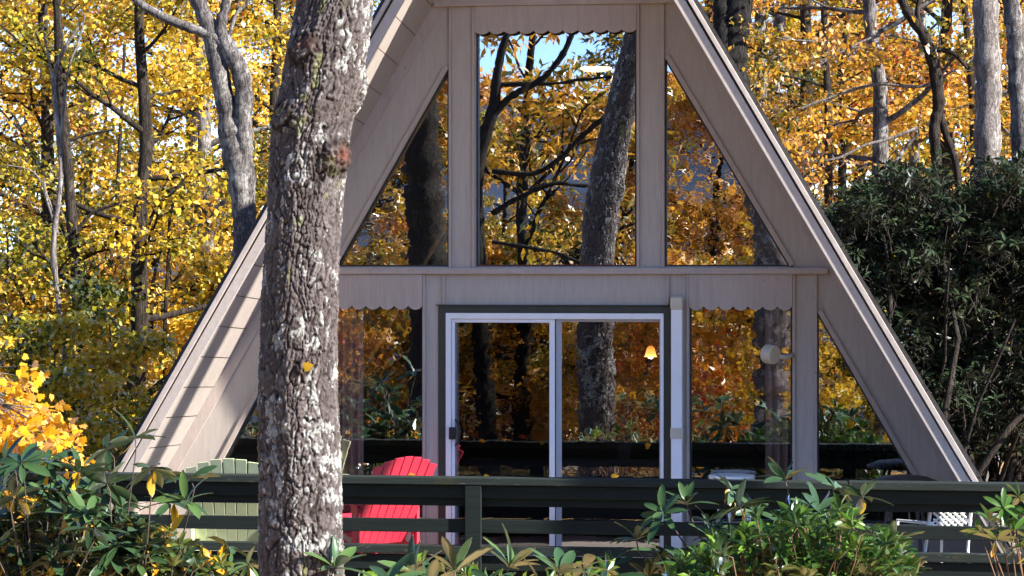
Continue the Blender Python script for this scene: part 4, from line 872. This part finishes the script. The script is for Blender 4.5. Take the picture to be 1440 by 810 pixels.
hero = [(470, 800), (585, 812), (640, 805), (715, 800), (786, 808), (820, 800), (545, 822), (690, 826), (760, 830), (600, 835), (850, 820)]
C = np.array([at(a, b, r.uniform(13.2, 14.2)) for a, b in hero]); b0 = at(650, HY, 13.8)
bush('rhododendron', 'low rhododendron shoots rising along the bottom edge in the middle', (b0[0], b0[1], GZ), C, axs(C, r, 0.3), r.integers(7, 10, len(C)), 0.20, 0.055, LNG, 'rhodo', r, elev=(0.1, 0.7))
C = region(40, 500, 860, [(500, 800), (620, 782), (700, 800), (860, 800)], 850, 15.0, 16.4, r); b0 = at(640, HY, 15.8)
bush('glossy_shrub', 'low bright green shrub peeping over the bottom edge below the railing post', (b0[0], b0[1], GZ), C, axs(C, r, 0.5), r.integers(7, 11, len(C)), 0.10, 0.036, OVL, 'pieris', r, 'stem_red', elev=(0.1, 0.8), tintf=lambda t, r: np.clip(t*1.25, 0, 0.94))
# big evergreen rhododendron right of the cabin
n = 5200; px = r.uniform(1140, 1560, n); top = np.interp(px, [1140, 1200, 1260, 1330, 1440, 1560], [330, 265, 250, 262, 246, 240]); t = r.random(n)
top = top+11*np.sin(px/23)+8*np.sin(px/9.3+1)+r.normal(0, 13, n); py = top+(640-top)*t**1.25; dd = 27.5+3.0*r.random(n)+0.35*np.sin(px/21)*np.cos(py/19)
C = np.array([at(a, b, c) for a, b, c in zip(px, py, dd)]); b0 = at(1370, HY, 28.8)
bush('rhododendron', 'huge dark evergreen rhododendron beside the right side of the cabin', (b0[0], b0[1], float(gh(b0[0], b0[1]))), C, axs(C, r, 0.6), r.integers(7, 11, n), 0.115, 0.034, OVL, 'rhodo_far', r, 'bark_dark', elev=(-0.3, 0.5), yellow=60, srad=0.007, bunch=160, short=0.22)
tb_ = Tubes(); root = empty('rhododendron_thicket', at(1390, 760, 28), 'tangle of dark bare stems under the huge rhododendron', 'shrub')
for k in range(46):
    x = r.uniform(1200, 1520); d_ = r.uniform(27, 30); p0 = at(x, 0, d_); p0[2] = float(gh(p0[0], p0[1])); q = wander(p0, (r.normal(0, 0.35), r.normal(0, 0.3), 1), r.uniform(3, 4.6), 7, 0.1, 0.2, r); tb_.add(q, np.linspace(r.uniform(0.03, 0.07), 0.012, 8), 7)
v_, f_ = tb_.get(); mesh_np('stems', v_, f_, M['bark_dark'], root, True)

# golden maple boughs at the far left
def gold_maple():
    r = np.random.default_rng(5); base = at(-160, HY, 20); gz = float(gh(base[0], base[1])); root = empty('golden_maple', (base[0], base[1], gz), 'small maple with bright golden boughs reaching in from the left edge', 'tree')
    tr = Tubes(); tr.add(np.array([[base[0], base[1], gz], [base[0]+0.05, base[1], gz+1.5], [base[0]-0.05, base[1], gz+3.2], [base[0], base[1], gz+4.5]]), np.array([0.09, 0.07, 0.045, 0.015]), 8)
    v_, f_ = tr.get(); mesh_np('trunk', v_, f_, M['bark_grey'], root, True)
    br = Tubes(); P = []; A = []
    tips = [(0, 560), (25, 580), (55, 596), (80, 612), (92, 632), (15, 595), (-30, 600), (-8, 535), (-60, 545), (48, 606), (-10, 575), (-80, 500), (20, 622), (-220, 540), (-260, 600), (-200, 480), (-150, 470)]
    for a, b_ in tips:
        p = at(a, b_, 20+r.uniform(-0.5, 0.5)); s0 = np.array([base[0], base[1], p[2]+r.uniform(-0.2, 0.5)]); mid = (s0+p)/2+np.array([0, 0, 0.15]); br.add(np.array([s0, mid, p]), np.array([0.02, 0.012, 0.004]), 5)
        for k in range(7):
            e = p+r.normal(0, 1, 3)*np.array([0.11, 0.18, 0.06]); br.add(np.array([(mid+p)/2, e]), np.array([0.005, 0.002]), 3)
            nl = 8; P.append(e+r.normal(0, 1, (nl, 3))*np.array([0.07, 0.09, 0.04])); A.append(r.normal(0, 0.6, (nl, 3))+np.array([0.2, -0.2, -0.5]))
    P = np.concatenate(P); A = np.concatenate(A); n = len(P)
    v_, f_ = br.get(); mesh_np('branches', v_, f_, M['bark_pale'], root, True)
    v_, f_, t_ = leaves(P, A, unit(r.normal(0, 0.5, (n, 3))+np.array([0.3, -0.6, 0.7])), 0.07*r.uniform(0.6, 1.25, n), 0.066*r.uniform(0.8, 1.1, n), MPL, r.random(n)); mesh_np('crown', v_, f_, M['maple'], root, False, t_)
gold_maple()

# ------------------------------------------------------------------ camera and render
cam = bpy.data.cameras.new('camera'); co = bpy.data.objects.new('camera', cam); COL.objects.link(co)
cam.sensor_width = 36; cam.lens = FPX/1440*36; cam.shift_y = (HY-405)/1440; cam.clip_start = 0.5; cam.clip_end = 9000
co.location = tuple(CAM); co.rotation_euler = (math.pi/2, 0, YAW); sc.camera = co
sc.render.engine = 'CYCLES'; c = sc.cycles; c.use_denoising = True; c.max_bounces = 8; c.diffuse_bounces = 3; c.glossy_bounces = 4; c.transparent_max_bounces = 12; c.transmission_bounces = 4
c.use_adaptive_sampling = True; c.adaptive_threshold = 0.02; c.caustics_reflective = False; c.caustics_refractive = False; c.sample_clamp_indirect = 6
try: c.denoiser = 'OPENIMAGEDENOISE'; c.denoising_input_passes = 'RGB_ALBEDO_NORMAL'; c.denoising_prefilter = 'ACCURATE'
except Exception: pass
sc.view_settings.view_transform = 'Standard'; sc.view_settings.look = 'None'; sc.view_settings.gamma = 1; sc.view_settings.exposure = 1.68; sc.view_settings.use_curve_mapping = False
